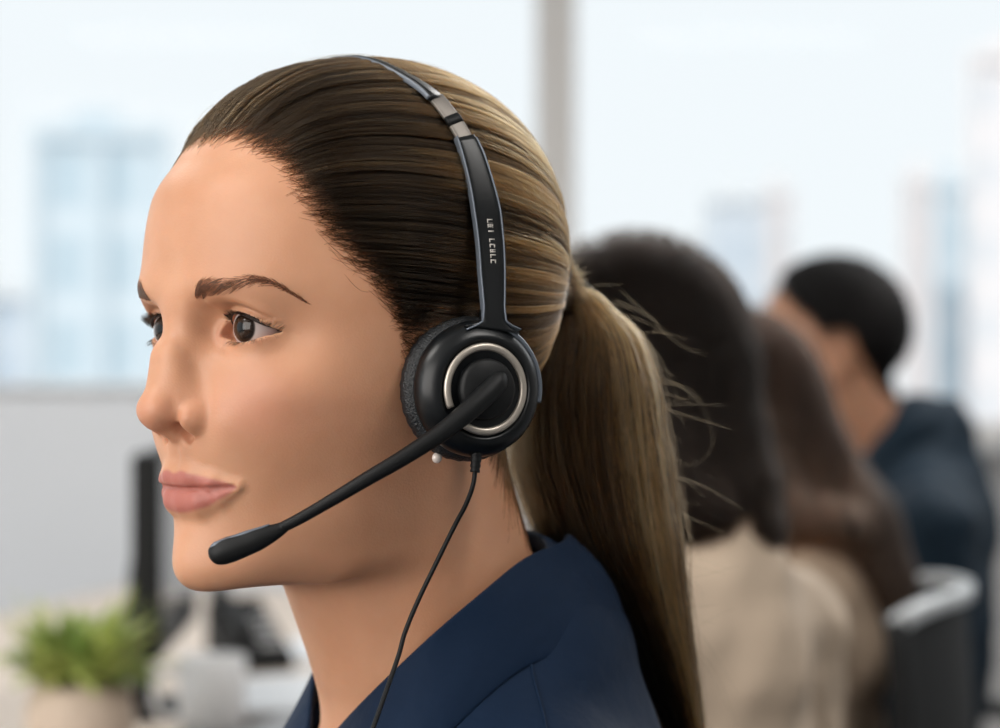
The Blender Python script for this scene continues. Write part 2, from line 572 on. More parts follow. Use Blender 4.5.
# head frame -> world: x = her left (towards the camera), y = facing, z = up
FWD = np.array([-sin(PSI), -cos(PSI), 0]); LFT = np.array([cos(PSI), -sin(PSI), 0]); UPV = np.array([0, 0, 1.0])
HEAD_RZ = math.atan2(FWD[1], FWD[0]) - pi / 2


def hmesh(name, verts, faces, smooth=True):
    '''mesh from head-frame millimetres; x is her left, the local frame needs it negative'''
    v = np.asarray(verts, float) * np.array([-0.001, 0.001, 0.001])
    if isinstance(faces, np.ndarray):
        faces = faces[:, ::-1].copy()
    else:
        faces = [list(q)[::-1] for q in faces]
    return mesh_from(name, v, faces, smooth)


def h2w(p):
    p = np.asarray(p, float) * 0.001
    return np.array(HEAD_ORG) + p[..., 0:1] * LFT + p[..., 1:2] * FWD + p[..., 2:3] * UPV


def px(p):
    w = h2w(p)
    k = 1000 * 85 / 36
    return np.stack([500 + k * w[..., 0] / w[..., 1], 364 - k * (w[..., 2] - 1.18) / w[..., 1]], -1)


#      z     front  halfw   ymax  nfront
FACE = np.array([
    [70,   84,  64,  0, 2.2],
    [50,   88.5,  67,  0, 2.2],
    [32,   91,  68.5,  2, 2.2],
    [18,   92.5,  68.5,  4, 2.25],
    [8,    90,  68,  6, 2.25],
    [-2,   84.5, 68.5, 8, 2.25],
    [-15,  84,  68,  8, 2.35],
    [-30,  86,  66,  8, 2.3],
    [-45,  89,  62,  6, 2.15],
    [-55,  89.5,  59,  4, 2.05],
    [-66,  87.2, 56.5,  2, 1.92],
    [-76,  85.8, 54.5,  0, 1.86],
    [-86,  85,  53, -2, 1.82],
    [-94,  85.5,  51, -4, 1.8],
    [-104, 87, 49, -6, 1.78],
    [-114, 86,  47, -8, 1.78],
    [-125, 82,  45, -10, 1.78],
])[::-1]
_zz = np.linspace(-125, 70, 196)
def _smooth_table(T):
    out = [_zz]
    for c in range(1, 5):
        v = np.interp(np.linspace(-140, 85, 226), T[:, 0], T[:, c])
        k = np.exp(-(np.arange(-12, 13) / 5.0) ** 2); k /= k.sum()
        v = np.convolve(np.pad(v, 12, mode='edge'), k, 'valid')
        out.append(np.interp(_zz, np.linspace(-140, 85, 226), v))
    return np.stack(out, 1)
FACE = _smooth_table(FACE)
EYE = (31.0, 66.0, -0.3)
EYE_R = 12.1
IN_C, OUT_C = 16.8, 46.0   # inner and outer corner x


def lid_curves(ax):
    t = np.clip((ax - IN_C) / (OUT_C - IN_C), 0, 1)
    zc = -3.6 + 1.6 * t                                  # corner line
    up = zc + 9.0 * (np.maximum(np.sin(pi * t ** 0.80), 0) ** 0.75)
    lo = zc - 3.9 * (np.maximum(np.sin(pi * t ** 1.12), 0) ** 0.8)
    return up, lo


def lips_d(p, ax):
    q = p.copy(); q[:, 0] = ax
    u = cone(q, (0, 84.9, -66.2), (7, 84.5, -65.4), 5.6, 5.5)
    u = smin(u, cone(q, (7, 84.5, -65.4), (17, 81.4, -67.8), 5.5, 4.1), 2)
    u = smin(u, cone(q, (17, 81.4, -67.8), (27.6, 75.6, -69.1), 4.1, 1.2), 2)
    l = cone(q, (0, 82.6, -76.6), (9, 81.7, -76.2), 6.9, 6.5)
    l = smin(l, cone(q, (9, 81.7, -76.2), (19, 78.9, -73.8), 6.5, 3.8), 2)
    l = smin(l, cone(q, (19, 78.9, -73.8), (27.6, 75.6, -69.7), 3.8, 1.2), 2)
    return u, l


MOUTH = []


def head_sdf(p, eyes=True, nose=True):
    p = p.astype(np.float32)
    x, y, z = p[:, 0], p[:, 1], p[:, 2]
    ax = np.abs(x)
    # cranium
    q = p - np.array([0, -9, 29], dtype=np.float32)
    rr = np.stack([np.full_like(x, 75.0), np.where(q[:, 1] > 0, 99.0, 99.0), np.where(q[:, 2] > 0, 87.0, 80.0)], 1)
    e = 2.15
    k = ((np.abs(q) / rr) ** e).sum(1) ** (1 / e) + 1e-6
    ln = np.sqrt((q * q).sum(1))
    cran = ln * (1 - 1 / k)
    # face loft
    f, w, m, nf = [np.interp(z, FACE[:, 0], FACE[:, i]).astype(np.float32) for i in (1, 2, 3, 4)]
    yy = y - m
    fr = yy > 0
    n = np.where(fr, nf, 2.2)
    L = np.where(fr, f - m, 55 + m)
    r = ((ax / w) ** n + (np.abs(yy) / L) ** n) ** (1 / n) + 1e-6
    rad = np.sqrt(x * x + yy * yy)
    face = rad * (1 - 1 / r)
    jaw = -(z - (-117.5 + np.maximum(84 - y, 0) * 0.035 + np.maximum(30 - y, 0) * 0.25 + 0.008 * ax * ax * sstep(20, 70, y))) * 0.95
    face = smax(face, jaw, 12)
    face = smax(face, z - 66, 14)
    d = smin(cran, face, 10)
    # neck with a leaning axis, and muscle from behind the ear to the collar bones
    neck = cone(p, (0, -14, -70), (0, -70, -196), 50, 52)
    neck = smin(neck, cone(p, (0, -34, -60), (0, -84, -196), 50, 54), 10)
    neck = smin(neck, cone(np.stack([ax, y, z], 1), (50, -22, -60), (16, -26, -196), 10, 9), 12)
    d = smin(d, neck, 13)
    q = np.stack([ax, y, z], 1)
    # relief of the face
    def g(cx, cy, cz, sx, sy, sz):
        return np.exp(-(((ax - cx) / sx) ** 2 + ((y - cy) / sy) ** 2 + ((z - cz) / sz) ** 2))
    d = d - 2.6 * g(45, 62, -28, 16, 22, 14)            # cheek bone
    d = d - 2.2 * g(26, 84, -38, 13, 20, 14)            # cheek apple
    d = d - 2.0 * g(25, 88, 18, 17, 22, 7.5)            # brow ridge
    d = d + 1.6 * g(0, 94, 24, 9, 20, 9)
    d = d + 1.6 * g(62, 45, 30, 14, 22, 22)             # temple
    d = d - 1.6 * g(46, 56, -56, 18, 22, 20)            # fullness of the cheek
    d = d - 1.6 * g(0, 88, -102, 13, 14, 10)            # chin
    d = d + 0.9 * g(0, 90, -86, 16, 10, 4.5)
    d = d - 0.5 * g(34, 73, -70, 8, 14, 10)              # pad beside the mouth corner
    d = d - 1.5 * g(13, 84, -12, 6, 14, 12)
    # eye sockets
    if eyes:
        d = d + 4.6 * g(51, 66, -2, 12, 16, 14)
        sock = ell(q, (29.2, 91, -1.0), (20.6, 20.0, 12.8))
        d = smax(d, -sock, 7)
    if nose:
        # bridge and tip
        nb = cone(p, (0, 82, 10), (0, 88.5, -12), 8.5, 7.6)
        nb = smin(nb, cone(p, (0, 88.5, -12), (0, 98.3, -35.6), 7.6, 8.3), 4)
        nb = smin(nb, ell(p, (0, 98.6, -36.2), (9.4, 8.6, 7.8)), 4)
        nb = smin(nb, cone(q, (2, 92, -14), (8, 88, -34), 6.5, 7.5), 8)
        d = smin(d, nb, 9)
        col = cone(p, (0, 99, -41.2), (0, 89.5, -46.0), 3.4, 4.2)
        d = smin(d, col, 3.5)
        ala = ell(q, (13.6, 83.6, -39.4), (6.6, 12.6, 8.6))
        d = smin(d, ala, 2.2)
        d = d + 1.0 * g(9.5, 98, -36, 2.6, 5, 5)
        nos = ell(q, (9.0, 91.0, -46.4), (3.8, 6.6, 5.4))
        d = smax(d, -nos, 1.4)
    # philtrum and lips
    d = d + 0.9 * g(0, 94, -57, 2.6, 12, 6)
    d = d - 0.5 * g(5, 94, -57, 2.2, 12, 6)
    u, l = lips_d(p, ax)
    d = np.minimum(smin(d, u, 5.0), smin(d, l, 4.5))
    
    if MOUTH:
        mc = None
        for a, b in zip(MOUTH[:-1], MOUTH[1:]):
            m1 = cone(q, a, b, 0.9, 0.9)
            mc = m1 if mc is None else np.minimum(mc, m1)
        d = smax(d, -mc, 1.3)
    if eyes:
        c = np.array(EYE, dtype=np.float32)
        ball = np.sqrt(((q - c) ** 2).sum(1))
        lid = ball - (EYE_R + 1.75)
        kk = np.where(z > 3, 1.4, 5.0) + np.where(ax < 20, 3.0, 0.0)
        d = smin(d, lid, kk)
        # tear duct area
        d = smin(d, ell(q, (16.5, 71.5, -3.2), (5.5, 5.5, 6)), 4)
        up, lo = lid_curves(ax)
        win = sstep(18, 23, ax) * (1 - sstep(44, 49, ax)) * sstep(55, 60, y)
        d = d + 0.95 * np.exp(-((z - up - 3.3) / 0.95) ** 2) * win - 0.9 * np.exp(-((z - up - 6.6) / 2.6) ** 2) * win
        cut = np.maximum(z - up, lo - z)
        cut = np.maximum(cut, np.maximum(IN_C - ax, ax - OUT_C))
        cut = np.maximum(cut, np.interp(ax, [17, 20.5, 23, 30, 44], [70.8, 69.8, 67.5, 62, 54]).astype(np.float32) - y)
        cut = np.maximum(cut, (EYE_R - 1.8) - ball)
        d = smax(d, -cut, 0.7)
    # ear: flattened shell and lobe
    ear = ell(q, (73.5, -8, -14), (5.5, 15, 27))
    ear = smin(ear, ell(q, (72.5, 0, -44), (3.5, 7, 11)), 5)
    ear = smax(ear, -ell(q, (80, -4, -12), (6.5, 8, 14)), 3)
    d = smin(d, ear, 4)
    return d


# the line where the lips meet, found on the surface itself
_pts = []
for _x in (0, 6, 12, 18, 23, 27.4):
    _z = -70.9 + 1.5 * (_x / 29) ** 2
    _ys = np.linspace(110, 60, 501)
    _v = head_sdf(np.stack([np.full(501, _x), _ys, np.full(501, _z)], 1))
    _y = _ys[np.argmax(_v < 0)]
    _pts.append((_x, _y + 0.15, _z))
MOUTH += _pts


def face_masks(P):
    ax = np.abs(P[:, 0]); y = P[:, 1]; z = P[:, 2]
    # vermilion of the lips, with cupid's bow
    hw = 28.2
    t = np.clip(ax / hw, 0, 1)
    zu = -70.9 + 1.5 * t * t + (7.4 + 1.0 * np.exp(-((ax - 6) / 4) ** 2) - 0.6 * np.exp(-(ax / 3) ** 2)) * (1 - t ** 2.1) ** 0.8
    zl = -71.1 + 1.5 * t * t - 10.6 * (1 - t ** 2.1) ** 0.8
    m = sstep(-0.9, 1.1, zu - z) * sstep(-0.9, 1.1, z - zl) * (y > 70) * (ax < hw + 0.5)
    fl = 0.55 * np.exp(-(((ax - 40) / 18) ** 2 + ((z + 34) / 15) ** 2)) * (y > 30)
    fl += 0.5 * np.exp(-((ax / 14) ** 2 + ((z + 40) / 10) ** 2)) * (y > 85)
    fl += 0.4 * np.exp(-(((ax - 17) / 4) ** 2 + ((z + 3) / 4) ** 2)) * (y > 50)
    # rim of the lids
    up, lo = lid_curves(ax)
    inn = (ax > IN_C - 2) & (ax < OUT_C + 2) & (y > 60)
    return m, np.clip(fl, 0, 1)

# body frame: turned further from the camera than the head
B_ORG = np.array([0.0, -72.0, -182.0])
B_YAW = R(-22)
B_F = np.array([sin(B_YAW), cos(B_YAW), 0]); B_L = np.array([cos(B_YAW), -sin(B_YAW), 0])


def b2h(p):
    p = np.asarray(p, float)
    return B_ORG + p[..., 0:1] * B_L + p[..., 1:2] * B_F + p[..., 2:3] * UPV


def h2b(p):
    q = np.asarray(p, float) - B_ORG
    return np.stack([q @ B_L, q @ B_F, q[..., 2]], -1)


def torso_sdf_b(p, female=True):
    p = p.astype(np.float32)
    q = p.copy(); q[:, 0] = np.abs(q[:, 0])
    d = ell(p, (0, -2, -215), (150, 108, 250))
    d = smin(d, cone(q, (0, -18, -42), (160, -20, -78), 66, 46), 40)
    d = smin(d, cone(p, (0, -32, 12), (0, -46, -90), 56, 74), 24)
    d = smin(d, cone(p, (0, -8, 30), (0, -12, -60), 56, 70), 30)
    d = smin(d, cone(q, (165, -20, -86), (192, -10, -300), 50, 40), 22)
    d = smin(d, cone(q, (192, -10, -300), (150, 215, -222), 40, 30), 16)
    d = smin(d, ell(q, (75, 75, -215), (62, 55, 68)), 40)
    d = smin(d, ell(p, (0, 0, -500), (165, 125, 120)), 60)
    return d
#@@END_SDF


# ------------------------------------------------------------------ main person: build
def fast_axis(P):
    return P


def body_sdf(p):
    d = head_sdf(p)
    low = p[:, 2] < -110
    if low.any():
        t = torso_sdf_b(h2b(p[low])) + 3.0
        d[low] = smin(d[low], t.astype(np.float32), 12)
    return d


# ---- hair shell
HC = np.array([0, -9, 29.0])
HL = np.array([[0, 36.5], [8, 37], [16, 36], [29, 30], [37, 19], [44, 10], [52, 2], [61, -8], [66, -16], [70, -27], [76, -22], [104, -22],
               [116, -40], [135, -57], [180, -60]])


def scalp_g(P):
    c = P - HC
    az = np.degrees(np.arctan2(np.abs(c[:, 0]), c[:, 1]))
    el = np.degrees(np.arctan2(c[:, 2], np.hypot(c[:, 0], c[:, 1])))
    return (el - np.interp(az, HL[:, 0], HL[:, 1])) * 1.15


def hand_sdf_b(p):
    '''forearm inside the sleeve and a relaxed hand with five fingers, body frame, both sides'''
    q = p.astype(np.float32).copy(); q[:, 0] = np.abs(q[:, 0])
    d = cone(q, (170, 110, -258), (150, 222, -220), 30, 22)
    d = smin(d, ell(q, (147, 268, -216), (36, 44, 13)), 14)
    for x0, x1, L, r in ((172, 184, 58, 8.6), (157, 161, 72, 9.0), (140, 138, 76, 9.2), (123, 115, 68, 9.0)):
        k = (x0, 298, -214); m = (x0 * .4 + x1 * .6, 298 + L * .55, -212); e = (x1, 298 + L, -226)
        d = smin(d, np.minimum(cone(q, k, m, r, r * .92), cone(q, m, e, r * .92, r * .78)), 4)
    d = smin(d, np.minimum(cone(q, (122, 248, -218), (100, 282, -222), 12, 9.5), cone(q, (100, 282, -222), (96, 312, -228), 9.5, 7.5)), 6)
    return np.maximum(d, 130 - q[:, 1])


def lower_body(o, tb, zfloor, trouser_m):
    zf = zfloor
    def tr(p):
        q = tb(p).copy(); q[:, 0] = np.abs(q[:, 0])
        d = ell(q, (0, -5, -435), (168, 128, 95))
        d = smin(d, cone(q, (85, 30, -452), (105, 400, -440), 74, 58), 30)
        d = smin(d, cone(q, (105, 400, -440), (110, 385, zf + 70), 56, 40), 15)
        return np.maximum(d, -(q[:, 2] - zf - 60))
    P, Q = surface_net(tr, (-460, -460, zf - 220), (460, 600, -330), 11.0)
    link_obj('trousers', hmesh('trousers', P, Q), o, trouser_m)
    for s_ in (-1, 1):
        def shoe(p):
            q = tb(p)
            d = smin(ell(q, (110 * s_, 395, zf + 50), (42, 58, 45)), ell(q, (112 * s_, 460, zf + 30), (44, 92, 30)), 20)
            return np.maximum(d, -(q[:, 2] - zf - 3))
        P, Q = surface_net(shoe, (-460, -100, zf - 220), (460, 660, zf - 20), 7.0)
        link_obj('shoe', hmesh('shoe', P, Q), o, M_shoe)


def add_hands(P, Q, tb, b2):
    hp, hq = surface_net(lambda p: hand_sdf_b(p), (-230, 120, -290), (230, 400, -180), 2.6)
    hp = b2(hp)
    return np.vstack([P, hp]), np.vstack([Q, hq + len(P)])


M_shoe = pmat('black_shoe', (0.01, 0.01, 0.01), rough=0.4)
P, Q = surface_net(body_sdf, (-90, -150, -236), (90, 118, 128), 1.0)
P, Q = add_hands(P, Q, h2b, b2h)
me = hmesh('person', P, Q)
a, b = face_masks(P)
set_attr(me, 'lip', a * 0.8)
set_attr(me, 'flush', b)
set_attr(me, 'scalp', 0.92 * sstep(-1.0, 11.0, scalp_g(P)) * (P[:, 2] > -75) * (np.abs(P[:, 0]) < 74.5))
woman = link_obj('person', me, None, M_skin)
woman.location = HEAD_ORG
woman.rotation_euler = (0, 0, HEAD_RZ)
tag(woman, 'woman in a navy shirt with a ponytail, wearing a black headset, looking left', 'person', 'call centre workers in a row')


def hair_t(P):
    c = P - HC
    u = c / (np.linalg.norm(c, axis=1)[:, None] + 1e-6)
    g = scalp_g(P)
    top = np.maximum(0, u @ (np.array([0, -0.55, 0.83])))
    back = np.maximum(0, u @ (np.array([0, -0.95, 0.3])))
    t = (4.0 + 5.0 * top ** 2 + 5.0 * back ** 2) * sstep(0, 40, g)
    t = t + 8.0 * np.exp(-((P[:, 2] + 40) / 26) ** 2) * sstep(-35, -85, P[:, 1]) * sstep(0, 25, g)
    return t


def cap_sdf(p):
    t = hair_t(p) * 0.9 - 1.2 + 0.8 * sstep(4, 16, scalp_g(p))
    d = head_sdf(p, False, False) - t.astype(np.float32)
    return d


# lookup of the shell radius by direction
NA, NE = 181, 91
_az = np.linspace(-pi, pi, NA); _el = np.linspace(-pi / 2, pi / 2, NE)
_A, _E = np.meshgrid(_az, _el, indexing='ij')
_D = np.stack([np.cos(_E) * np.sin(_A), np.cos(_E) * np.cos(_A), np.sin(_E)], -1).reshape(-1, 3)
_r = np.full(len(_D), 170.0)
for _ in range(40):
    _r -= 0.7 * head_sdf(HC + _D * _r[:, None], False, False)
_r = np.clip(_r, 40, 170).reshape(NA, NE)


def skull_r(u):
    az = np.arctan2(u[..., 0], u[..., 1]); el = np.arcsin(np.clip(u[..., 2], -1, 1))
    fa = (az + pi) / (2 * pi) * (NA - 1); fe = (el + pi / 2) / pi * (NE - 1)
    i = np.clip(fa.astype(int), 0, NA - 2); j = np.clip(fe.astype(int), 0, NE - 2)
    a = fa - i; e = fe - j
    return (_r[i, j] * (1 - a) * (1 - e) + _r[i + 1, j] * a * (1 - e) + _r[i, j + 1] * (1 - a) * e + _r[i + 1, j + 1] * a * e)


TIE = np.array([14.0, -134.0, 20.0])
TU = (TIE - HC) / np.linalg.norm(TIE - HC)

M_hairbase = pmat('dark_brown_hair', (0.008, 0.0055, 0.004), rough=0.65, noise=0.5, scale=60, bump=0.4, bscale=300, spec=0.1)
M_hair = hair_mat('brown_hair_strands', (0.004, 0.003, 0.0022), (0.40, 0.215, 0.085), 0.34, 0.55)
M_tail = hair_mat('golden_brown_tail_strands', (0.008, 0.005, 0.0035), (0.60, 0.33, 0.13), 0.32, 0.5)
M_lash = hair_mat('lash_hair', (0.004, 0.003, 0.002), (0.01, 0.006, 0.004), 0.5, 0.7)
M_brow = hair_mat('brow_hair', (0.028, 0.018, 0.012), (0.06, 0.036, 0.024), 0.5, 0.7)

P, Q = surface_net(cap_sdf, (-95, -145, -110), (95, 110, 150), 2.0)
keep = scalp_g(P) > 9.0
Qk = Q[keep[Q].all(1)]
used = np.unique(Qk); remap = np.full(len(P), -1); remap[used] = np.arange(len(used))
hair = link_obj('hair', hmesh('hair', P[used], remap[Qk]), woman, M_hairbase)


def strands(name, pts_list, rad, tone, mat, parent, taper=0.35):
    """pts_list: (N, K, 3) head-frame mm; rad (N,) mm; tone (N,) or (N,K)"""
    A = np.asarray(pts_list, float)
    N, K, _ = A.shape
    hc = bpy.data.hair_curves.new(name)
    hc.add_curves([K] * N)
    co = (A * np.array([-0.001, 0.001, 0.001])).reshape(-1, 3).astype(np.float32)
    hc.points.foreach_set('position', co.ravel())
    r = np.asarray(rad, float)
    r = np.broadcast_to(r.reshape(-1, 1), (N, K)) * ((1 - (1 - taper) * np.linspace(0, 1, K) ** 2) * (0.45 + 0.55 * np.clip(np.linspace(0, 6, K), 0, 1)))[None]
    ra = hc.attributes.get('radius') or hc.attributes.new('radius', 'FLOAT', 'POINT')
    ra.data.foreach_set('value', (r * 0.001).astype(np.float32).ravel())
    t = np.asarray(tone, float)
    t = np.broadcast_to(t if t.ndim == 2 else t.reshape(-1, 1), (N, K))
    ta = hc.attributes.new('tone', 'FLOAT', 'POINT')
    ta.data.foreach_set('value', t.astype(np.float32).ravel())
    return link_obj(name, hc, parent, mat)


def slerp(u0, u1, t):
    w = np.arccos(np.clip((u0 * u1).sum(-1), -1, 1))[:, None]
    s = np.sin(w) + 1e-6
    return (np.sin((1 - t) * w) / s)[..., None] * u0[:, None] + (np.sin(t * w) / s)[..., None] * u1[:, None]


def comb_strands(N, K=22):
    # roots over the scalp, more of them near the front edge
    U = rng.normal(size=(N * 8, 3)); U /= np.linalg.norm(U, axis=1)[:, None]
    g = scalp_g(HC + U * 100) / 1.15 * 1.6
    g = g + rng.normal(0, 3.0, len(g))
    w = (g > 0) * (0.25 + 2.0 * np.exp(-np.maximum(g, 0) / 14) + 0.4 * (U[:, 0] > -0.2))
    w *= (U @ TU < 0.96)
    ok = rng.random(len(U)) < w * 0.62
    U = U[ok][:N]; g = g[ok][:N]
    n = len(U)
    # locks: neighbouring roots share a lock
    NC = 420
    cent = rng.normal(size=(NC, 3)); cent /= np.linalg.norm(cent, axis=1)[:, None]
    # lock membership by the great circle the strand runs on (angle around the tie axis) and its root distance
    e1 = np.cross(TU, [0, 0, 1.0]); e1 /= np.linalg.norm(e1); e2 = np.cross(TU, e1)
    ang = np.arctan2(U @ e2, U @ e1)
    lockid = np.floor((ang + pi) / (2 * pi) * 230 + rng.normal(0, 0.35, n)).astype(int) % 230
    sub = (np.arccos(np.clip(U @ TU, -1, 1)) * 2.2 + 7.3 * np.sin(lockid * 12.9)).astype(int)
    key = (lockid * 31 + sub * 7) % 997
    rnd = np.random.default_rng(11).random(997)
    rnd2 = np.random.default_rng(12).random(997)
    lock = rnd[key]
    # pull towards the lock's own circle
    la = ((lockid + 0.5) / 230 * 2 * pi - pi)
    t = np.linspace(0, 1, K)[None, :]
    tt = 1 - (1 - t) ** 1.05
    u = slerp(U, np.broadcast_to(TU, U.shape), tt * 0.97)
    r = skull_r(u)
    pos = HC + u * r[..., None]
    T = hair_t(pos.reshape(-1, 3)).reshape(n, K)
    G = scalp_g(pos.reshape(-1, 3)).reshape(n, K)
    h = T + 0.15 + sstep(0, 14, G) * (0.3 + 2.2 * lock[:, None] + rng.random((n, 1)) * 1.3)
    pos = HC + u * (r + h)[..., None]
    # gather into the tie
    jit = rng.normal(0, 1, (n, 3)) * np.array([5.0, 2.0, 5.5])
    k = sstep(0.80, 1.0, tt * np.ones((n, 1)))[..., None]
    pos = pos * (1 - k) + (TIE + jit)[:, None, :] * k
    # slight waviness
    wv = np.sin(tt * (6 + 6 * rnd2[key][:, None]) + rnd[key][:, None] * 20) * 0.7 * np.sin(pi * tt)
    pos = pos + wv[..., None] * np.cross(u, TU)
    # pigment with lighter ends towards the back and dark roots, plus painted shade
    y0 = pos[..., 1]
    backness = sstep(25, -75, y0) * (0.25 + 0.75 * sstep(-12, 28, pos[..., 0]))  # far-side strands coloured darker to damp the backlit rim
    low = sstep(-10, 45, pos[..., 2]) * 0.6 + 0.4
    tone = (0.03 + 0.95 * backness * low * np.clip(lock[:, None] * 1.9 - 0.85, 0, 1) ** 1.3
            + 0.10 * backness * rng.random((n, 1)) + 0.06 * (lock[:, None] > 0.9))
    return pos, 0.13 + 0.05 * rng.random(n), np.clip(tone, 0, 1)


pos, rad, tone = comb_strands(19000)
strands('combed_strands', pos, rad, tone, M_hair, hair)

# fine baby hair on the temple and along the hairline
def baby_hair(N):
    out = []
    for _ in range(N):
        az = rng.uniform(-75, 75); el = np.interp(abs(az), HL[:, 0], HL[:, 1]) + rng.normal(-1.5, 2.0)
        az, el = R(az), R(el)
        u0 = np.array([[cos(el) * sin(az), cos(el) * cos(az), sin(el)]])
        L = rng.uniform(0.08, 0.26)
        bend = rng.normal(0, 0.10)
        t = np.linspace(0, 1, 8)[None]
        u = slerp(u0, TU[None], t * L)[0]
        side = np.cross(u, TU); side /= np.linalg.norm(side, axis=1)[:, None]
        u = u + side * (bend * np.sin(pi * t[0] * 0.9))[:, None] * 0.6
        u /= np.linalg.norm(u, axis=1)[:, None]
        out.append(HC + u * (skull_r(u) + 0.3 + 2.2 * t[0] * rng.random())[:, None])
    return np.array(out)


strands('baby_hair', baby_hair(2200), 0.08, 0.03, M_hair, hair, 0.2)

# ---- ponytail
PG = catmull([(12, -128, 22), (14, -139, 21), (16, -143, 10), (19, -145, -4), (22, -141, -29), (26, -140, -64), (33, -147, -103), (37, -161, -134),
              (38, -177, -165), (36, -195, -201), (34, -210, -240), (32, -222, -275)], 60)
PR = np.interp(np.linspace(0, 1, 60), np.linspace(0, 1, 12), [6, 10, 17, 26, 35, 38, 33, 24, 17, 11, 9, 4])
VIEW_S = np.array([0.743 * -0 + 0.669, -0.743, 0.0])   # sideways direction of the tail's wide axis
VIEW_D = np.array([0.743, 0.669, 0.0])


def tail_strands(N, K=34, rmax=1.0):
    NC = 90
    cr = np.sqrt(rng.random(NC)); ca = rng.random(NC) * 2 * pi
    cl = rng.random(NC)
    c = rng.integers(0, NC, N)
    ctr = np.stack([cr * np.cos(ca), cr * np.sin(ca)], 1)
    off = rng.normal(0, 1, (N, 2))
    t = np.linspace(0, 1, K)
    i = t * 59
    G = np.stack([np.interp(i, np.arange(60), PG[:, a]) for a in range(3)], 1)
    Rr = np.interp(i, np.arange(60), PR)
    ph = rng.random(NC) * 6.28; fr = rng.uniform(2, 5, NC)
    sway = 0.10 * np.sin(t[None] * fr[c][:, None] * 2 + ph[c][:, None])
    tight = 0.20 * (1 - 0.55 * t[None] ** 1.2) * np.ones((N, 1))
    a = ctr[c, 0][:, None] * 0.9 + sway + off[:, 0:1] * tight
    b = ctr[c, 1][:, None] * 0.9 + sway[:, ::-1] + off[:, 1:2] * tight
    ll = np.hypot(a, b); s = np.where(ll > 1.08, 1.08 / ll, 1)
    a *= s; b *= s
    amp = np.where(rng.random((N, 1)) < 0.12, 0.20, 0.05)
    a = a + amp * np.sin(t[None] * (5 + 7 * rng.random((N, 1))) + rng.random((N, 1)) * 6) * (0.15 + t[None])
    b = b + amp * np.sin(t[None] * (5 + 7 * rng.random((N, 1))) + rng.random((N, 1)) * 6) * (0.15 + t[None])
    pos = G[None] + (a * Rr[None])[..., None] * VIEW_S + (b * Rr[None] * 0.72)[..., None] * VIEW_D
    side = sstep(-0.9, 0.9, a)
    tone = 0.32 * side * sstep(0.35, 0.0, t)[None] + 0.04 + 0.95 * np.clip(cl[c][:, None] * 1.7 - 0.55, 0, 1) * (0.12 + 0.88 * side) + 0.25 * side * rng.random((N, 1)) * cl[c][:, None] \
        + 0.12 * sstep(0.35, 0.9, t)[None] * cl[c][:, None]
    end = rng.uniform(0.72, 1.0, N)
    # vary the length by re-sampling every strand
    tq = t[None] * end[:, None]
    out = np.empty_like(pos); to = np.empty((N, K))
    for q in range(3):
        for_n = pos[..., q]
        idx = tq * (K - 1); lo = np.clip(idx.astype(int), 0, K - 2); f = idx - lo
        out[..., q] = np.take_along_axis(for_n, lo, 1) * (1 - f) + np.take_along_axis(for_n, lo + 1, 1) * f
    to = np.take_along_axis(tone * np.ones((N, K)), lo, 1)
    return out, 0.12 + 0.06 * rng.random(N), np.clip(to, 0, 1)


v, f = tube_mesh(PG[:52], PR[:52] * 0.80, 20, up=VIEW_D, flat=(1.0, 0.66))
pony = link_obj('ponytail', hmesh('ponytail', v, f), woman, M_hairbase)
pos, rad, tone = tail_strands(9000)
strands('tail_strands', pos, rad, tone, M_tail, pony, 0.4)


def flyaways(N):
    out = []
    for _ in range(N):
        i = rng.integers(2, 46)
        side = 1 if rng.random() < 0.85 else -1
        st = PG[i] + VIEW_S * PR[i] * side * 0.9 + rng.normal(0, 3, 3)
        d = VIEW_S * side * rng.uniform(0.4, 1.0) + np.array([0, 0, rng.uniform(-1.1, 0.5)]) + VIEW_D * rng.normal(0, .3)
        d /= np.linalg.norm(d)
        L = rng.uniform(10, 34); c = rng.normal(0, 1, 3) * 0.6 + np.array([0, 0, -0.7])
        t = np.linspace(0, 1, 12)[:, None]
        out.append(st + d * L * t + c * L * 0.5 * t ** 2)
    return out


fa = flyaways(60)
fa.append(catmull([(20, -176, -10), (20, -192, -24), (20, -218, -29), (20, -232, -45), (20, -235, -60), (20, -218, -69), (20, -202, -61)], 12))
fa.append(catmull([(15, -172, 22), (15, -194, 8), (15, -216, -6), (15, -236, -11)], 12))
strands('flyaway_hair', np.array(fa), 0.075, 0.22, M_hair, pony, 0.4)
fr_ = []
for _ in range(150):   # loose hair lifting off the crown
    u0 = rng.normal(size=3); u0[2] = abs(u0[2]); u0 /= np.linalg.norm(u0)
    t = np.linspace(0, 1, 12)
    u = slerp(u0[None], TU[None], (t * rng.uniform(.15, .5))[None])[0]
    p_ = HC + u * skull_r(u)[:, None]
    p_ = HC + u * (skull_r(u) + hair_t(p_) + 2.5 + 3.0 * rng.random() * np.sin(pi * t))[:, None]
    if scalp_g(p_[:1])[0] > 2: fr_.append(p_)
strands('loose_hair', np.array(fr_), 0.07, 0.3, M_hair, hair, 0.3)

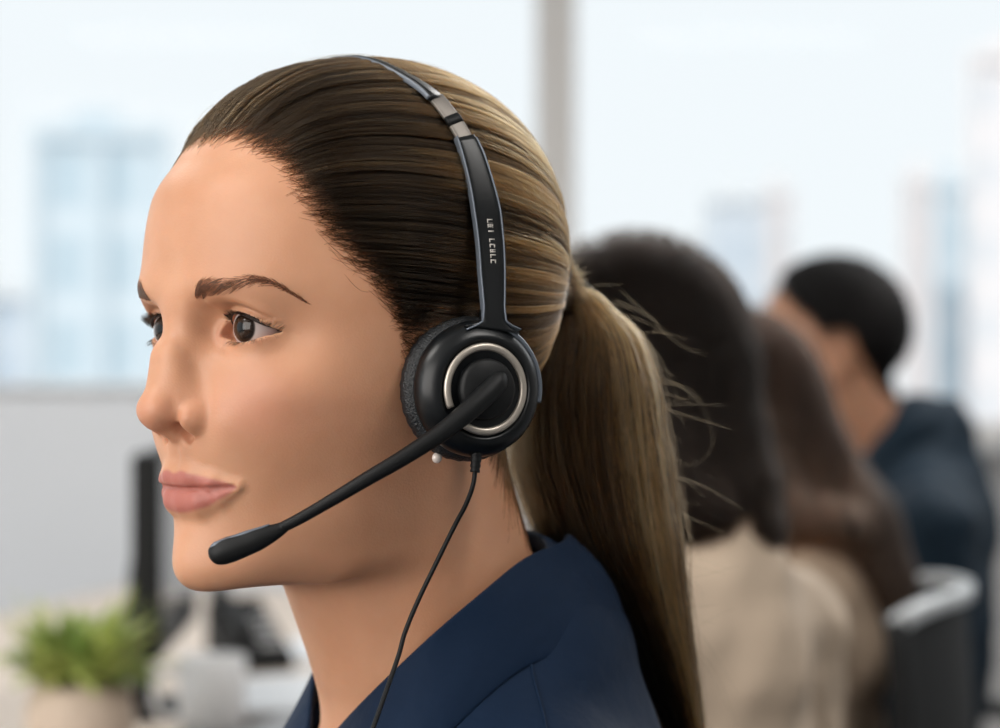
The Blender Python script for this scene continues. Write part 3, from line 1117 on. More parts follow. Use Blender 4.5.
# ---- eyes
def eye_material():
    m, nt, b = new_mat('eye')
    a = nt.nodes.new('ShaderNodeAttribute'); a.attribute_name = 'th'
    mp = nt.nodes.new('ShaderNodeMapRange'); mp.inputs['From Max'].default_value = 60
    r = nt.nodes.new('ShaderNodeValToRGB')
    el = r.color_ramp.elements
    stops = [(0, (0.002, 0.002, 0.002)), (10.0, (0.003, 0.002, 0.002)), (11.5, (0.028, 0.014, 0.008)), (20, (0.022, 0.011, 0.006)), (28, (0.010, 0.006, 0.004)),
             (30.5, (0.04, 0.03, 0.026)), (34, (0.46, 0.38, 0.35)), (60, (0.44, 0.31, 0.28))]
    while len(el) < len(stops): el.new(0.5)
    for e, (p, c) in zip(el, stops):
        e.position = p / 60; e.color = (*c, 1)
    nt.links.new(a.outputs['Fac'], mp.inputs['Value']); nt.links.new(mp.outputs[0], r.inputs[0])
    nt.links.new(r.outputs[0], b.inputs['Base Color'])
    b.inputs['Roughness'].default_value = 0.12
    b.inputs['Coat Weight'].default_value = 0.12
    b.inputs['Specular IOR Level'].default_value = 0.35
    b.inputs['Coat Roughness'].default_value = 0.02
    return m


M_eye = eye_material()
for s in (1, -1):
    prof = []; ths = []
    for k in range(61):
        th = k * 3.0
        rr = EYE_R - 0.15 + 0.85 * max(0, math.cos(R(min(th * 90 / 31, 90)))) ** 0.8
        prof.append((max(rr * sin(R(th)), 0.003), rr * cos(R(th)))); ths += [th] * 48
    v, f = lathe(prof)
    g = Vector((sin(R(11)), cos(R(11)), 0.0)).normalized()
    q = g.to_track_quat('Z', 'Y').to_matrix()
    v = np.array([q @ Vector(x) for x in v]) + np.array([s * EYE[0], EYE[1], EYE[2]])
    me = hmesh('eyeball', v, f); set_attr(me, 'th', ths)
    link_obj('eyeball', me, woman, M_eye)


# ---- brows and lashes
def project(P, off=0.0):
    for _ in range(6):
        v = head_sdf(P.astype(np.float32)) - off
        P = P - (v * 0.8)[:, None] * grad(head_sdf, P)
    return P


BR = catmull([(18.5, 92, 12.6), (22, 91.5, 14.2), (27, 90.5, 15.6), (34, 87, 17.2), (42.4, 79.9, 19.8), (49.6, 71.9, 18.4), (55.8, 60, 11.0)], 60)
BW = np.interp(np.linspace(0, 1, 60), [0, 0.12, 0.35, 0.6, 0.85, 1], [1.7, 3.9, 3.8, 2.8, 1.5, 0.5])
for s in (1, -1):
    N = 680
    i = rng.integers(0, 58, N)
    w = np.clip(rng.normal(0, 0.62, N), -1.2, 1.2)
    root = BR[i] + np.stack([rng.normal(0, .5, N), np.zeros(N), w * BW[i]], 1)
    T = BR[i + 1] - BR[i]; T /= np.linalg.norm(T, axis=1)[:, None]
    up = np.interp(i, [0, 12, 30, 58], [1.6, 0.7, 0.1, -0.1]) - w * 0.35
    D = T + np.array([0, 0, 1.0]) * up[:, None]; D /= np.linalg.norm(D, axis=1)[:, None]
    root = project(root, 0.0)
    L = rng.uniform(3.5, 6.5, N) * np.interp(i, [0, 58], [1, 0.75])
    pts = []
    for t in np.linspace(0, 1, 5):
        pts.append(root + D * (L * t)[:, None] + T * (L * t * t * 0.25)[:, None])
    A = np.stack(pts, 1)
    A = project(A.reshape(-1, 3), 0.25).reshape(N, 5, 3)
    A[..., 0] *= s
    strands('eyebrow', A, 0.09, rng.random(N), M_brow, woman, 0.3)
    # lashes
    N = 150
    x = rng.uniform(20, OUT_C - 0.6, N)
    upc, loc_ = lid_curves(x)
    E = np.array(EYE)
    def lid_pt(x, z):
        rr = EYE_R + 1.3
        y = np.sqrt(np.maximum(rr ** 2 - (x - E[0]) ** 2 - (z - E[2]) ** 2, 1))
        return np.stack([x, E[1] + y, z], 1)
    def lash(x, z, L, upward, curl, n):
        b0 = lid_pt(x, z)
        out = (b0 - E); out[:, 2] *= 0.2
        out /= np.linalg.norm(out, axis=1)[:, None]
        out[:, 0] += 0.35 * (x - 31) / 14
        t = np.linspace(0, 1, n)
        return b0[:, None] + out[:, None] * (L[:, None] * t)[..., None] + np.array([0, 0, 1.0]) * (L[:, None] * (upward * t + curl * t ** 2))[..., None]
    up_l = lash(x, upc - 0.1, rng.uniform(3.2, 5.4, N) * (0.6 + 0.4 * (x - 20) / 24), -0.15, 0.5, 8)
    up_l[..., 0] *= s
    x2 = rng.uniform(22, OUT_C - 2, 70)
    _, l2 = lid_curves(x2)
    lo_l = lash(x2, l2 + 0.1, rng.uniform(2, 3.6, 70), -0.25, -0.3, 8); lo_l[..., 0] *= s
    A = np.concatenate([up_l, lo_l])
    strands('eyelashes', A, np.r_[np.full(N, 0.11), np.full(70, 0.05)], 0.0, M_lash, woman, 0.2)
    # dark lash line along the upper margin
    xs = np.linspace(19.5, OUT_C - 0.2, 26)
    uu, _ = lid_curves(xs)
    ln = lid_pt(xs, uu + 0.15); ln[:, 0] *= s
    v, f = tube_mesh(ln, np.interp(xs, [19, 30, 42, 47], [0.3, 0.6, 1.0, 0.6]), 8)
    link_obj('lash_line', hmesh('lash_line', v, f), woman, pmat('lash_liner', (0.02, 0.012, 0.01), rough=0.6))

# ---- earring
v, f = lathe([(0.2, 0), (1.6, 0.3), (2.4, 1.4), (2.4, 2.4), (1.5, 3.6), (0.2, 4.0)], 24)
v = v[:, [2, 1, 0]] + np.array([73, 2, -57.5])
link_obj('earring', hmesh('earring', v, f), woman, pmat('pearl', (0.75, 0.66, 0.6), rough=0.15, coat=0.8))

# ---- shirt
def shirt_mat(name, col):
    m, nt, b = new_mat(name)
    N, L = nt.nodes, nt.links
    tc = N.new('ShaderNodeTexCoord')
    wv = N.new('ShaderNodeTexWave'); wv.inputs['Scale'].default_value = 900; wv.bands_direction = 'DIAGONAL'
    nz = N.new('ShaderNodeTexNoise'); nz.inputs['Scale'].default_value = 14; nz.inputs['Detail'].default_value = 5
    L.new(tc.outputs['Object'], wv.inputs['Vector']); L.new(tc.outputs['Object'], nz.inputs['Vector'])
    mx = N.new('ShaderNodeMix'); mx.data_type = 'RGBA'
    mx.inputs['A'].default_value = (*[c * 0.85 for c in col], 1); mx.inputs['B'].default_value = (*[c * 1.15 for c in col], 1)
    L.new(nz.outputs['Fac'], mx.inputs['Factor']); L.new(mx.outputs['Result'], b.inputs['Base Color'])
    b.inputs['Roughness'].default_value = 0.72
    b.inputs['Sheen Weight'].default_value = 0.04
    b.inputs['Sheen Roughness'].default_value = 0.4
    b.inputs['Specular IOR Level'].default_value = 0.2
    bp = N.new('ShaderNodeBump'); bp.inputs['Strength'].default_value = 0.12; bp.inputs['Distance'].default_value = 0.0004
    L.new(wv.outputs['Fac'], bp.inputs['Height'])
    b2 = N.new('ShaderNodeBump'); b2.inputs['Strength'].default_value = 0.5; b2.inputs['Distance'].default_value = 0.012
    L.new(nz.outputs['Fac'], b2.inputs['Height']); L.new(bp.outputs['Normal'], b2.inputs['Normal'])
    L.new(b2.outputs['Normal'], b.inputs['Normal'])
    return m


M_navy = shirt_mat('navy_cotton', (0.0014, 0.012, 0.036))


def neck_d(p):
    return smin(cone(p, (0, -14, -70), (0, -70, -196), 50, 52), cone(p, (0, -34, -60), (0, -84, -196), 50, 54), 10)


KB = np.array([(0, -60, 84), (28, -48, 81), (51, -19, 75), (65, 6, 62), (67, 28, 46), (60, 45, 29), (44, 58, 11), (22, 67, -8), (5, 76, -30)], float)
OB = np.array([(0, -86, 38), (26, -78, 38), (50, -56, 36), (68, -24, 31), (75, 2, 22), (80, 32, -1), (80, 60, -30), (66, 88, -58), (36, 108, -78)], float)


def wrinkle(p):
    x, y, z = p[:, 0], p[:, 1], p[:, 2]
    return (1.1 * np.sin(0.045 * x + 0.09 * z + 0.03 * y) * np.sin(0.031 * z - 0.05 * x + 1.2)
            + 0.8 * np.sin(0.11 * x - 0.07 * z + 1.0 + 0.4 * np.sin(0.05 * y)) * sstep(90, 150, np.abs(x)))


def shirt_sdf(p):
    q = h2b(p).astype(np.float32)
    d = torso_sdf_b(q) - 4.0 - wrinkle(q).astype(np.float32)
    hole = neck_d(p) - 7.0
    # neckline runs down into a V at the front
    vee = np.maximum(np.abs(q[:, 0]) * 0.9 - np.clip((q[:, 2] + 75) * 0.55, 0, 60), 20 - q[:, 1])
    vee = np.maximum(vee, q[:, 2] - 60)
    d = smax(d, -np.minimum(hole, vee), 2)
    inner = torso_sdf_b(q) + 3.5
    d = smax(d, -inner, 1.0)
    return np.maximum(d, -q[:, 2] - 470)


P, Q = surface_net(shirt_sdf, (-280, -300, -665), (280, 250, -70), 2.8)
shirt = link_obj('shirt', hmesh('shirt', laplace(P, Q, 1, 0.3), Q), woman, M_navy)


def collar():
    KL, OL = catmull(KB, 41), catmull(OB, 41)
    mir = np.array([-1, 1, 1.0])
    KL = np.vstack([KL[::-1] * mir, KL[1:]]); OL = np.vstack([OL[::-1] * mir, OL[1:]])
    n = len(KL)
    rows = []
    ctr = np.array([0, 0, 40.0])
    s = np.linspace(-1, 1, n)
    out = OL - KL; out[:, 2] = 0; out /= np.linalg.norm(out, axis=1)[:, None]
    rows.append(KL - out * 3.5 + np.array([0, 0, -24.0]) + np.array([0, 1, 0]) * (4 * np.abs(s)[:, None]))
    rows.append(KL - out * 3.0 + np.array([0, 0, -5.0]))
    rows.append(KL - out * 1.4 + np.array([0, 0, -0.8]))
    rows.append(KL + out * 0.4)
    rows.append(KL + out * 2.2 + np.array([0, 0, -1.6]))
    for k in (0.2, 0.4, 0.6, 0.8, 1.0):
        bulge = 5.0 * sin(pi * min(1, k * 0.95)) + 1.5 + 0.9 * np.sin(s * 9 + k * 3)
        rows.append(KL * (1 - k) + OL * k + out * bulge[:, None] + np.array([0, 0, 1.5 * sin(pi * k)]))
    V = np.concatenate(rows); F = []
    for r in range(len(rows) - 1):
        for i in range(n - 1):
            F.append([r * n + i, r * n + i + 1, (r + 1) * n + i + 1, (r + 1) * n + i])
    return b2h(V), F


v, f = collar()
col = link_obj('collar', hmesh('collar', v, f), shirt, M_navy)
sd = col.modifiers.new('thickness', 'SOLIDIFY'); sd.thickness = 0.0017; sd.offset = 0
ss = col.modifiers.new('smooth', 'SUBSURF'); ss.levels = 1; ss.render_levels = 2
# yoke seam running down from the collar over the shoulder
sp = []
for t in np.linspace(0, 1, 40):
    pb = np.array([[66 + 30 * t, -14 + 4 * t, 45 - 110 * t]])
    for _ in range(14):
        v_ = torso_sdf_b(pb) - 4.2 - wrinkle(pb); pb = pb - (v_ * 0.8)[:, None] * grad(torso_sdf_b, pb)
    sp.append(pb[0])
v, f = tube_mesh(b2h(np.array(sp)), 0.7, 8)
link_obj('shoulder_seam', hmesh('shoulder_seam', v, f), shirt, M_navy)

lower_body(woman, h2b, -1196.0 + 182.0, shirt_mat('dark_trousers', (0.02, 0.022, 0.028)))

# ------------------------------------------------------------------ headset (worn by the woman, a thing of its own)
hs = empty('headset', HEAD_ORG, HEAD_RZ)
tag(hs, 'black over-ear headset with microphone boom worn by the woman with the ponytail', 'headset')
M_blk = pmat('satin_black_plastic', (0.004, 0.005, 0.006), rough=0.30, noise=0.1, spec=0.35)
M_blk_matt = pmat('matt_black_plastic', (0.004, 0.0045, 0.005), rough=0.50, noise=0.1, spec=0.28)
M_leather = pmat('black_leatherette', (0.006, 0.008, 0.010), rough=0.45, noise=0.2, bump=0.5, bscale=900)
M_steel = pmat('brushed_steel', (0.22, 0.20, 0.18), rough=0.5, metal=0.7, noise=0.1, scale=200)
M_ring = pmat('champagne_ring', (0.50, 0.45, 0.39), rough=0.38, metal=0.75, noise=0.03)
M_greyedge = pmat('grey_edge', (0.13, 0.15, 0.18), rough=0.32, metal=0.3, noise=0.05)


def H(name, vf, mat, parent, **kw):
    o = link_obj(name, hmesh(name, vf[0], vf[1]), parent, mat)
    return o


def ribbon(pts, wdir, half_w, half_t, seg=20):
    """flat band swept along pts, wide along wdir, rounded edges"""
    pts = np.asarray(pts, float); n = len(pts)
    hw = np.broadcast_to(half_w, (n,)); ht = np.broadcast_to(half_t, (n,))
    T = np.gradient(pts, axis=0); T /= np.linalg.norm(T, axis=1)[:, None]
    V = []; F = []
    wd = np.broadcast_to(np.asarray(wdir, float), (n, 3))
    for i in range(n):
        W = wd[i] - (wd[i] @ T[i]) * T[i]; W /= np.linalg.norm(W)
        Nn = np.cross(T[i], W)
        for k in range(seg):
            a = 2 * pi * k / seg
            ca, sa = cos(a), sin(a)
            e = 0.45
            V.append(pts[i] + W * hw[i] * math.copysign(abs(ca) ** e, ca) + Nn * ht[i] * math.copysign(abs(sa) ** e, sa))
    for i in range(n - 1):
        for k in range(seg):
            k2 = (k + 1) % seg
            F.append([i * seg + k, i * seg + k2, (i + 1) * seg + k2, (i + 1) * seg + k])
    F.append(list(range(seg))[::-1]); F.append([(n - 1) * seg + k for k in range(seg)])
    return np.array(V), F


half = [(0, -4, 125.6), (16, -5, 124.4), (31, -6.5, 120), (51, -9.5, 109.8), (61.5, -12, 101), (72.5, -16.8, 84), (81.5, -18.5, 60), (86, -18.5, 40), (90, -16.5, 20), (93, -14.5, 5), (94, -13.5, -1)]
HPN = catmull(half, 90)
ZC = HPN[:, 2]
mirx = np.array([-1, 1, 1.0])
i_a = int(np.argmin(abs(ZC - 103)))    # band end / steel slider start
i_b = int(np.argmin(abs(ZC - 86)))
band = np.vstack([HPN[:i_a + 1][::-1] * mirx, HPN[1:i_a + 1]])
WD = np.array([0.15, 1.0, 0.1])
hb = H('headband', ribbon(band, WD, 5.3, 1.6), M_blk, hs)
H('headband_edge', ribbon(band + np.array([0, 5.3, 0.3]), WD, 0.4, 1.2, 10), M_greyedge, hb)
WDs = np.array([-0.26, 0.966, 0.0])
for s in (1, -1):
    m = np.array([s, 1, 1.0])
    wds = WDs * np.array([s, 1, 1])
    sl = HPN[i_a - 1:i_b + 2]
    o = H('steel_slider', ribbon(sl * m, wds, 4.0, 1.3), M_steel, hs)
    if s > 0:
        k = len(sl) // 2
        H('slider_groove', ribbon(sl[k:k + 3] + np.array([.25, 0, 0]), wds, 4.15, 1.35), M_blk_matt, o)
    arm = HPN[i_b:] * m
    nn = len(arm)
    w = np.interp(np.linspace(0, 1, nn), [0, 0.06, 0.28, 0.55, 0.74, 0.86, 0.94, 1.0], [5.0, 5.6, 6.7, 6.2, 5.2, 6.0, 9.5, 13.5])
    a_ = H('side_arm', ribbon(arm, wds, w, 2.4, 28), M_blk, hs)
    wv = wds / np.linalg.norm(wds)
    H('side_arm_edge', ribbon(arm + (w * 0.97)[:, None] * wv + np.array([0.8 * s, 0, 0]), wds, 0.45, 1.9, 10), M_greyedge, a_)
    H('side_arm_edge', ribbon(arm - (w * 0.97)[:, None] * wv + np.array([0.8 * s, 0, 0]), wds, 0.4, 1.8, 10), M_greyedge, a_)
    if s > 0:
        # small pale vertical lettering on the arm
        parts = []
        glyphs = ['n', 'm', 'i', 'n', 'o', 's', 'n', 'o']
        z0 = 47.5
        for gi, gch in enumerate(glyphs):
            zc = z0 - gi * 2.75
            j = int(np.argmin(abs(arm[:, 2] - zc)))
            cpt = arm[j] + np.array([0.966, 0.26, 0]) * 2.45 + wv * (-0.4)
            W3 = wv; U3 = np.array([0, 0, 1.0]); N3 = np.array([0.966, 0.26, 0])
            bars = [(-1.3, 1.3, 0.6, 1.1), (-1.3, 1.3, -1.1, -0.6)] if gch in 'no' else [(-1.3, 1.3, -0.3, 0.3)]
            if gch in 'om': bars += [(-1.3, -0.8, -0.9, 0.9)]
            if gch in 'nosm': bars += [(0.8, 1.3, -0.9, 0.9)]
            if gch in 'sm': bars += [(-0.15, 0.15, -0.9, 0.9), (-1.3, 1.3, 0.75, 1.05)]
            for (w0, w1, u0, u1) in bars:
                vv, ff = box_vf(w0, w1, u0, u1, -0.25, 0.12)
                parts.append((cpt + vv[:, 0:1] * W3 + vv[:, 1:2] * U3 + vv[:, 2:3] * N3, ff))
        H('lettering', join_vf(parts), pmat('pale_print', (0.55, 0.52, 0.48), rough=0.5), a_)


def cup_frame(s):
    ax = np.array([s * cos(R(15)), sin(R(15)), 0.0])
    u = np.array([0, 0, 1.0]); w = np.cross(u, ax)
    org = np.array([s * 74.5, -13.6, -27.0])
    return org, ax, u, w


def on_cup(v, s, sx=1.0):
    org, ax, u, w = cup_frame(s)
    v = np.asarray(v, float)
    return org + v[:, 2:3] * ax + v[:, 1:2] * u + v[:, 0:1] * w * sx


for s in (1, -1):
    cup = H('ear_cup', (lambda q: (on_cup(q[0], s), q[1]))(lathe(
        [(0.5, 10), (25, 10), (28.6, 10.5), (30.0, 12), (30.2, 14), (29.4, 17), (27.2, 20.0), (24.2, 22.2), (22.4, 22.9), (21.6, 22.8), (21.2, 22.0), (20.5, 21.6), (2, 21.6), (0.3, 21.6)], 96)), M_blk, hs)
    # cushion: fat ring
    prof = []
    rows = 20
    V = []; F = []
    for i in range(96):
        a = 2 * pi * i / 96
        for k in range(rows):
            b_ = 2 * pi * k / rows
            wr = 0.25 * sin(a * 34 + sin(b_) * 2) * max(0, cos(b_ + .4))
            rr = 24.6 + (7.8 + wr) * cos(b_); hh = 4.4 + 6.4 * sin(b_)
            V.append((rr * cos(a), rr * sin(a), hh))
    for i in range(96):
        for k in range(rows):
            F.append([i * rows + k, ((i + 1) % 96) * rows + k, ((i + 1) % 96) * rows + (k + 1) % rows, i * rows + (k + 1) % rows])
    H('ear_cushion', (on_cup(V, s), F), M_leather, hs)
    # silver ring, open towards the boom on the microphone side
    if s > 0:
        # the camera-side ring; angle 0 points towards the face (w axis)
        aa = np.linspace(R(-25), R(304), 90)
    else:
        aa = np.linspace(0, 2 * pi * 0.999, 90)
    # w axis: up x axis -> for the left cup this points forward
    ring = np.stack([18.6 * np.cos(aa), 18.6 * np.sin(aa), np.full_like(aa, 22.4)], 1)
    rp = on_cup(ring, s)
    RING = tube_mesh(rp, 1.75, 12, up=cup_frame(s)[1], flat=(1.0, 0.8))
    rg = H('silver_ring', RING, M_ring, cup)
    if s > 0:
        SRING = rg
    # outer yoke arc hugging the rear rim of the cup
    aa = np.linspace(R(60), R(60 + 60), 2)
    yk = np.linspace(R(100), R(192), 40) if s > 0 else np.linspace(R(-25), R(85), 40)
    yp = on_cup(np.stack([29.2 * np.cos(yk), 29.2 * np.sin(yk), np.full_like(yk, 17.5)], 1), s)
    H('yoke', tube_mesh(yp, 1.4, 10, up=cup_frame(s)[1]), M_greyedge, hs)

# microphone boom with its pivot
org, axn, un, wn_ = cup_frame(1)
boom = H('microphone_boom', tube_mesh(catmull([(98.0, -14.5, -20.5), (100.5, -9, -25.5), (99.8, 2, -34.0), (96.5, 16, -44.5), (90.2, 32, -55.2), (82.5, 46, -64.3), (73.6, 58.5, -73.4), (65.2, 70, -81.6), (59.8, 77, -86.0)], 60),
        np.interp(np.linspace(0, 1, 60), [0, 0.1, 0.25, 0.45, 0.8, 1], [3.4, 5.0, 4.7, 3.7, 2.6, 2.3]), 18, flat=(1.0, 1.0)), M_blk_matt, hs)
v, f = lathe([(0.3, 21), (13.2, 21), (13.6, 22.5), (13.2, 25.0), (11.8, 26.3), (3, 26.8), (0.3, 26.8)], 48)
H('boom_pivot', (on_cup(v, 1), f), M_blk_matt, boom)
mp = catmull([(61.3, 75.0, -85.0), (58.4, 78.5, -87.4), (54.2, 83.5, -90.2), (49, 89.5, -93.3), (44.6, 94.4, -95.6), (41.8, 97.9, -97.3), (40.6, 99.8, -98.3)], 40)
mr = np.interp(np.linspace(0, 1, 40), [0, 0.12, 0.35, 0.6, 0.70, 0.77, 0.84, 0.90, 0.95, 0.985, 1], [2.3, 3.1, 4.9, 5.6, 5.45, 5.0, 4.3, 3.6, 2.7, 1.6, 0.4])
mic = H('microphone', tube_mesh(mp, mr, 22, flat=(0.82, 1.0)), M_blk_matt, boom)
tp = mp[9:39] + np.array([0.9, 0.5, 4.3])
H('microphone_trim', tube_mesh(tp, np.interp(np.linspace(0, 1, 30), [0, 0.3, 0.8, 1], [0.3, 1.4, 1.5, 0.4]), 10), M_greyedge, mic)
# cable with strain relief
cp = catmull([(90, -8, -52), (90.5, -7, -60), (90, -6, -69), (86, -5.2, -78), (80, -4.2, -87.1), (73.5, 0.5, -103), (69.5, 8, -120), (68, 14.5, -134), (68.5, 18.6, -143.8),
              (71, 27, -157), (73, 34, -168), (76, 43, -181), (80, 54, -200), (84, 64, -225), (86, 72, -262)], 150)
cb = H('cable', tube_mesh(cp, 1.05, 10), M_blk_matt, hs)
rel = cp[:16]
H('strain_relief', tube_mesh(rel, np.interp(np.arange(16) % 3, [0, 1, 2], [2.9, 2.5, 2.9]) * np.linspace(1, .75, 16), 14), M_blk_matt, cb)

# ------------------------------------------------------------------ the colleagues behind her
SHOULD_Z = 0.0


def simple_head(p):
    return head_sdf(p, True, True)


def worker(loc, heading, hyaw, label, skin, shirt_m, trouser_m, hair_fn, scale=1.0, shoulder=1.0, lean=-88.0, drop=-182.0):
    """loc: eye point (m); heading: chest direction in degrees from +Y towards -X; hyaw: head turn in degrees"""
    hr = R(heading)
    root_rz = hr + R(hyaw)
    yaw = R(hyaw)   # body relative to head: rotate back by -hyaw
    F = np.array([sin(yaw), cos(yaw), 0.0]); L = np.array([cos(yaw), -sin(yaw), 0.0])
    org = np.array([0, lean, drop])

    def tb(p):
        q = np.asarray(p, float) - org
        return np.stack([q @ L / shoulder, q @ F, q[..., 2]], -1).astype(np.float32)

    def fb(p):
        p = np.asarray(p, float)
        return org + p[..., 0:1] * L * shoulder + p[..., 1:2] * F + p[..., 2:3] * UPV

    def body(p):
        d = simple_head(p)
        return smin(d, torso_sdf_b(tb(p)) + 4.0, 12)
    P, Q = surface_net(body, (-100, -160, -250), (100, 125, 130), 2.4)
    P, Q = add_hands(P, Q, tb, fb)
    me = hmesh('person', P, Q)
    a, b = face_masks(P); set_attr(me, 'lip', a * 0.8); set_attr(me, 'flush', b)
    o = link_obj('person', me, None, skin)
    o.location = loc; o.rotation_euler = (0, 0, root_rz); o.scale = (scale,) * 3
    tag(o, label, 'person', 'call centre workers in a row')

    def sh(p):
        q = tb(p)
        d = torso_sdf_b(q) - 5.0 - 1.6 * wrinkle(q).astype(np.float32)
        d = smax(d, -(neck_d(p) - 6.0), 3)
        d = smax(d, -(torso_sdf_b(q) + 6.0), 2)
        return np.maximum(d, -q[:, 2] - 470)
    P, Q = surface_net(sh, (-330, -330, -690), (330, 330, -70), 5.0)
    so = link_obj('jacket', hmesh('jacket', laplace(P, Q, 1, 0.4), Q), o, shirt_m)
    # collar
    KLc, OLc = catmull(KB, 21), catmull(OB, 21)
    mir = np.array([-1, 1, 1.0])
    KLc = np.vstack([KLc[::-1] * mir, KLc[1:]]); OLc = np.vstack([OLc[::-1] * mir, OLc[1:]])
    ou = OLc - KLc; ou[:, 2] = 0; ou /= np.linalg.norm(ou, axis=1)[:, None]
    rows = [KLc - ou * 3 - np.array([0, 0, 20.0]), KLc - ou * 2, KLc + ou * 2, KLc * .5 + OLc * .5 + ou * 6, OLc + ou * 4]
    n = len(KLc); V = fb(np.concatenate(rows)); Fc = [[r * n + i, r * n + i + 1, (r + 1) * n + i + 1, (r + 1) * n + i] for r in range(4) for i in range(n - 1)]
    co = link_obj('collar', hmesh('collar', V, Fc), so, shirt_m)
    m_ = co.modifiers.new('thickness', 'SOLIDIFY'); m_.thickness = 0.003

    lower_body(o, tb, -loc[2] * 1000 / scale - drop, trouser_m)
    for s_ in (1, -1):
        prof = []; ths = []
        for k in range(31):
            th = k * 6.0
            prof.append((max(EYE_R * sin(R(th)), 0.003), EYE_R * cos(R(th)))); ths += [th] * 24
        v, f = lathe(prof, 24)
        v = v[:, [0, 2, 1]] * np.array([1, 1, -1]) + np.array([s_ * EYE[0], EYE[1], EYE[2]])
        mm = hmesh('eyeball', v, f); set_attr(mm, 'th', ths)
        link_obj('eyeball', mm, o, M_eye)
    hair_fn(o)
    return o


def long_hair(mat_base, mat_str, length, wave, tone_hi, seed, back=1.0, spread=1.0, Nst=3200, rad=0.55, fall=(0, 0), mid=0.0, side=0.85):
    def fn(o):
        rg_ = np.random.default_rng(seed)
        def vol(p):
            t = 9.0 * sstep(-4, 24, scalp_g(p)) - 1.5
            d = head_sdf(p, False, False) - t.astype(np.float32)
            q = p.copy(); q[:, 0] = np.abs(q[:, 0])
            m = cone(q, (46, -40, -10), (60 * spread, -66, -110), 34, 34)
            m = smin(m, cone(p, (0, -72, 10), (0, -98 + mid, -120), 48, 46), 30)
            m = smin(m, cone(p, (0, -98 + mid, -120), (fall[0], -112 + fall[1], -length), 46, 24), 30)
            m = smin(m, cone(q, (60 * spread, -66, -110), (58, -92 + mid, -length * side), 34, 18), 30)
            dd = np.maximum(d, -scalp_g(p) * 0.8)
            return smin(dd, m, 22)
        P, Q = surface_net(vol, (-150, -220, -length - 60), (150, 130, 150), 4.0)
        h = link_obj('hair', hmesh('hair', laplace(P, Q, 2), Q), o, mat_base)
        # strands falling from a parting, following the volume
        N, K = Nst, 26
        U = rg_.normal(size=(N * 3, 3)); U /= np.linalg.norm(U, axis=1)[:, None]
        U = U[(scalp_g(HC + U * 100) > 2) & (U[:, 2] > -0.1)][:N]; N = len(U)
        pt = HC + U * 108
        lock = rg_.random(160)
        key = ((np.arctan2(U[:, 0], U[:, 1]) + pi) / (2 * pi) * 80).astype(int) + (U[:, 2] > 0.6) * 80
        key = np.clip(key, 0, 159)
        sgn = np.sign(U[:, 0] + 0.02)
        total = rg_.uniform(0.78, 1.05, N) * (length + 90)
        step = total / K
        out = [pt.copy()]
        p = pt.copy()
        for k in range(1, K):
            dirv = np.stack([0.55 * sgn * np.exp(-np.maximum(0, 110 - p[:, 2]) / 60), np.where(p[:, 1] > -60, -0.55, -0.05) * np.exp(-np.maximum(0, 60 - p[:, 2]) / 90), -np.ones(N)], 1)
            p = p + dirv / np.linalg.norm(dirv, axis=1)[:, None] * step[:, None]
            for _ in range(2):
                v = vol(p.astype(np.float32)) - 1.0 - 2.5 * lock[key]
                p = p - (v * 0.8)[:, None] * grad(vol, p, 2.0)
            out.append(p.copy())
        A = np.stack(out, 1)
        t = np.linspace(0, 1, K)
        ph = lock[key] * 30
        A[..., 0] += wave * np.sin(t[None] * 16 + ph[:, None]) * t[None] ** 1.3
        A[..., 1] += wave * 0.8 * np.cos(t[None] * 15 + ph[:, None] * 1.3) * t[None] ** 1.3
        tone = 0.04 + tone_hi * sstep(0.25, 0.9, t)[None] * (0.5 + 0.8 * lock[key][:, None])
        strands('hair_strands', A, rad, np.clip(tone, 0, 1), mat_str, h, 0.4)
    return fn


def short_hair(mat_base, mat_str, seed):
    def fn(o):
        rg_ = np.random.default_rng(seed)
        def g2(p):
            c = p - HC
            az = np.degrees(np.arctan2(np.abs(c[:, 0]), c[:, 1])); el = np.degrees(np.arctan2(c[:, 2], np.hypot(c[:, 0], c[:, 1])))
            hl = np.interp(az, [0, 20, 35, 50, 62, 72, 78, 100, 110, 140, 180], [33, 31, 22, 14, 4, -9, -8, -6, -30, -54, -60])
            return (el - hl) * 1.2
        def vol(p):
            g = g2(p)
            c = (p - HC); u = c / (np.linalg.norm(c, axis=1)[:, None] + 1e-6)
            t = (4 + 12 * np.maximum(0, u @ np.array([0, 0.3, 0.95])) ** 2) * sstep(-1, 18, g) - 1.2
            return head_sdf(p, False, False) - t.astype(np.float32)
        P, Q = surface_net(vol, (-110, -140, -100), (110, 120, 150), 3.0)
        keep = g2(P) > 1
        Qk = Q[keep[Q].all(1)]; used = np.unique(Qk); rm = np.full(len(P), -1); rm[used] = np.arange(len(used))
        h = link_obj('hair', hmesh('hair', P[used], rm[Qk]), o, mat_base)
        N = 5000
        U = rg_.normal(size=(N * 2, 3)); U /= np.linalg.norm(U, axis=1)[:, None]
        g = g2(HC + U * 100); U = U[g > rg_.normal(0, 2, len(g))][:N]
        u = slerp(U, np.broadcast_to(np.array([0, -0.8, -0.6]), U.shape), np.linspace(0, .12, 6)[None])
        pos = HC + u * skull_r(u)[..., None]
        c = U
        T = (3 + 12 * np.maximum(0, c @ np.array([0, 0.3, 0.95])) ** 2)
        pos = HC + u * (skull_r(u) + (T[:, None] + 1.5) * np.linspace(0.1, 1, 6)[None])[..., None]
        strands('hair_strands', pos, 0.3, 0.1, mat_str, h, 0.4)
    return fn


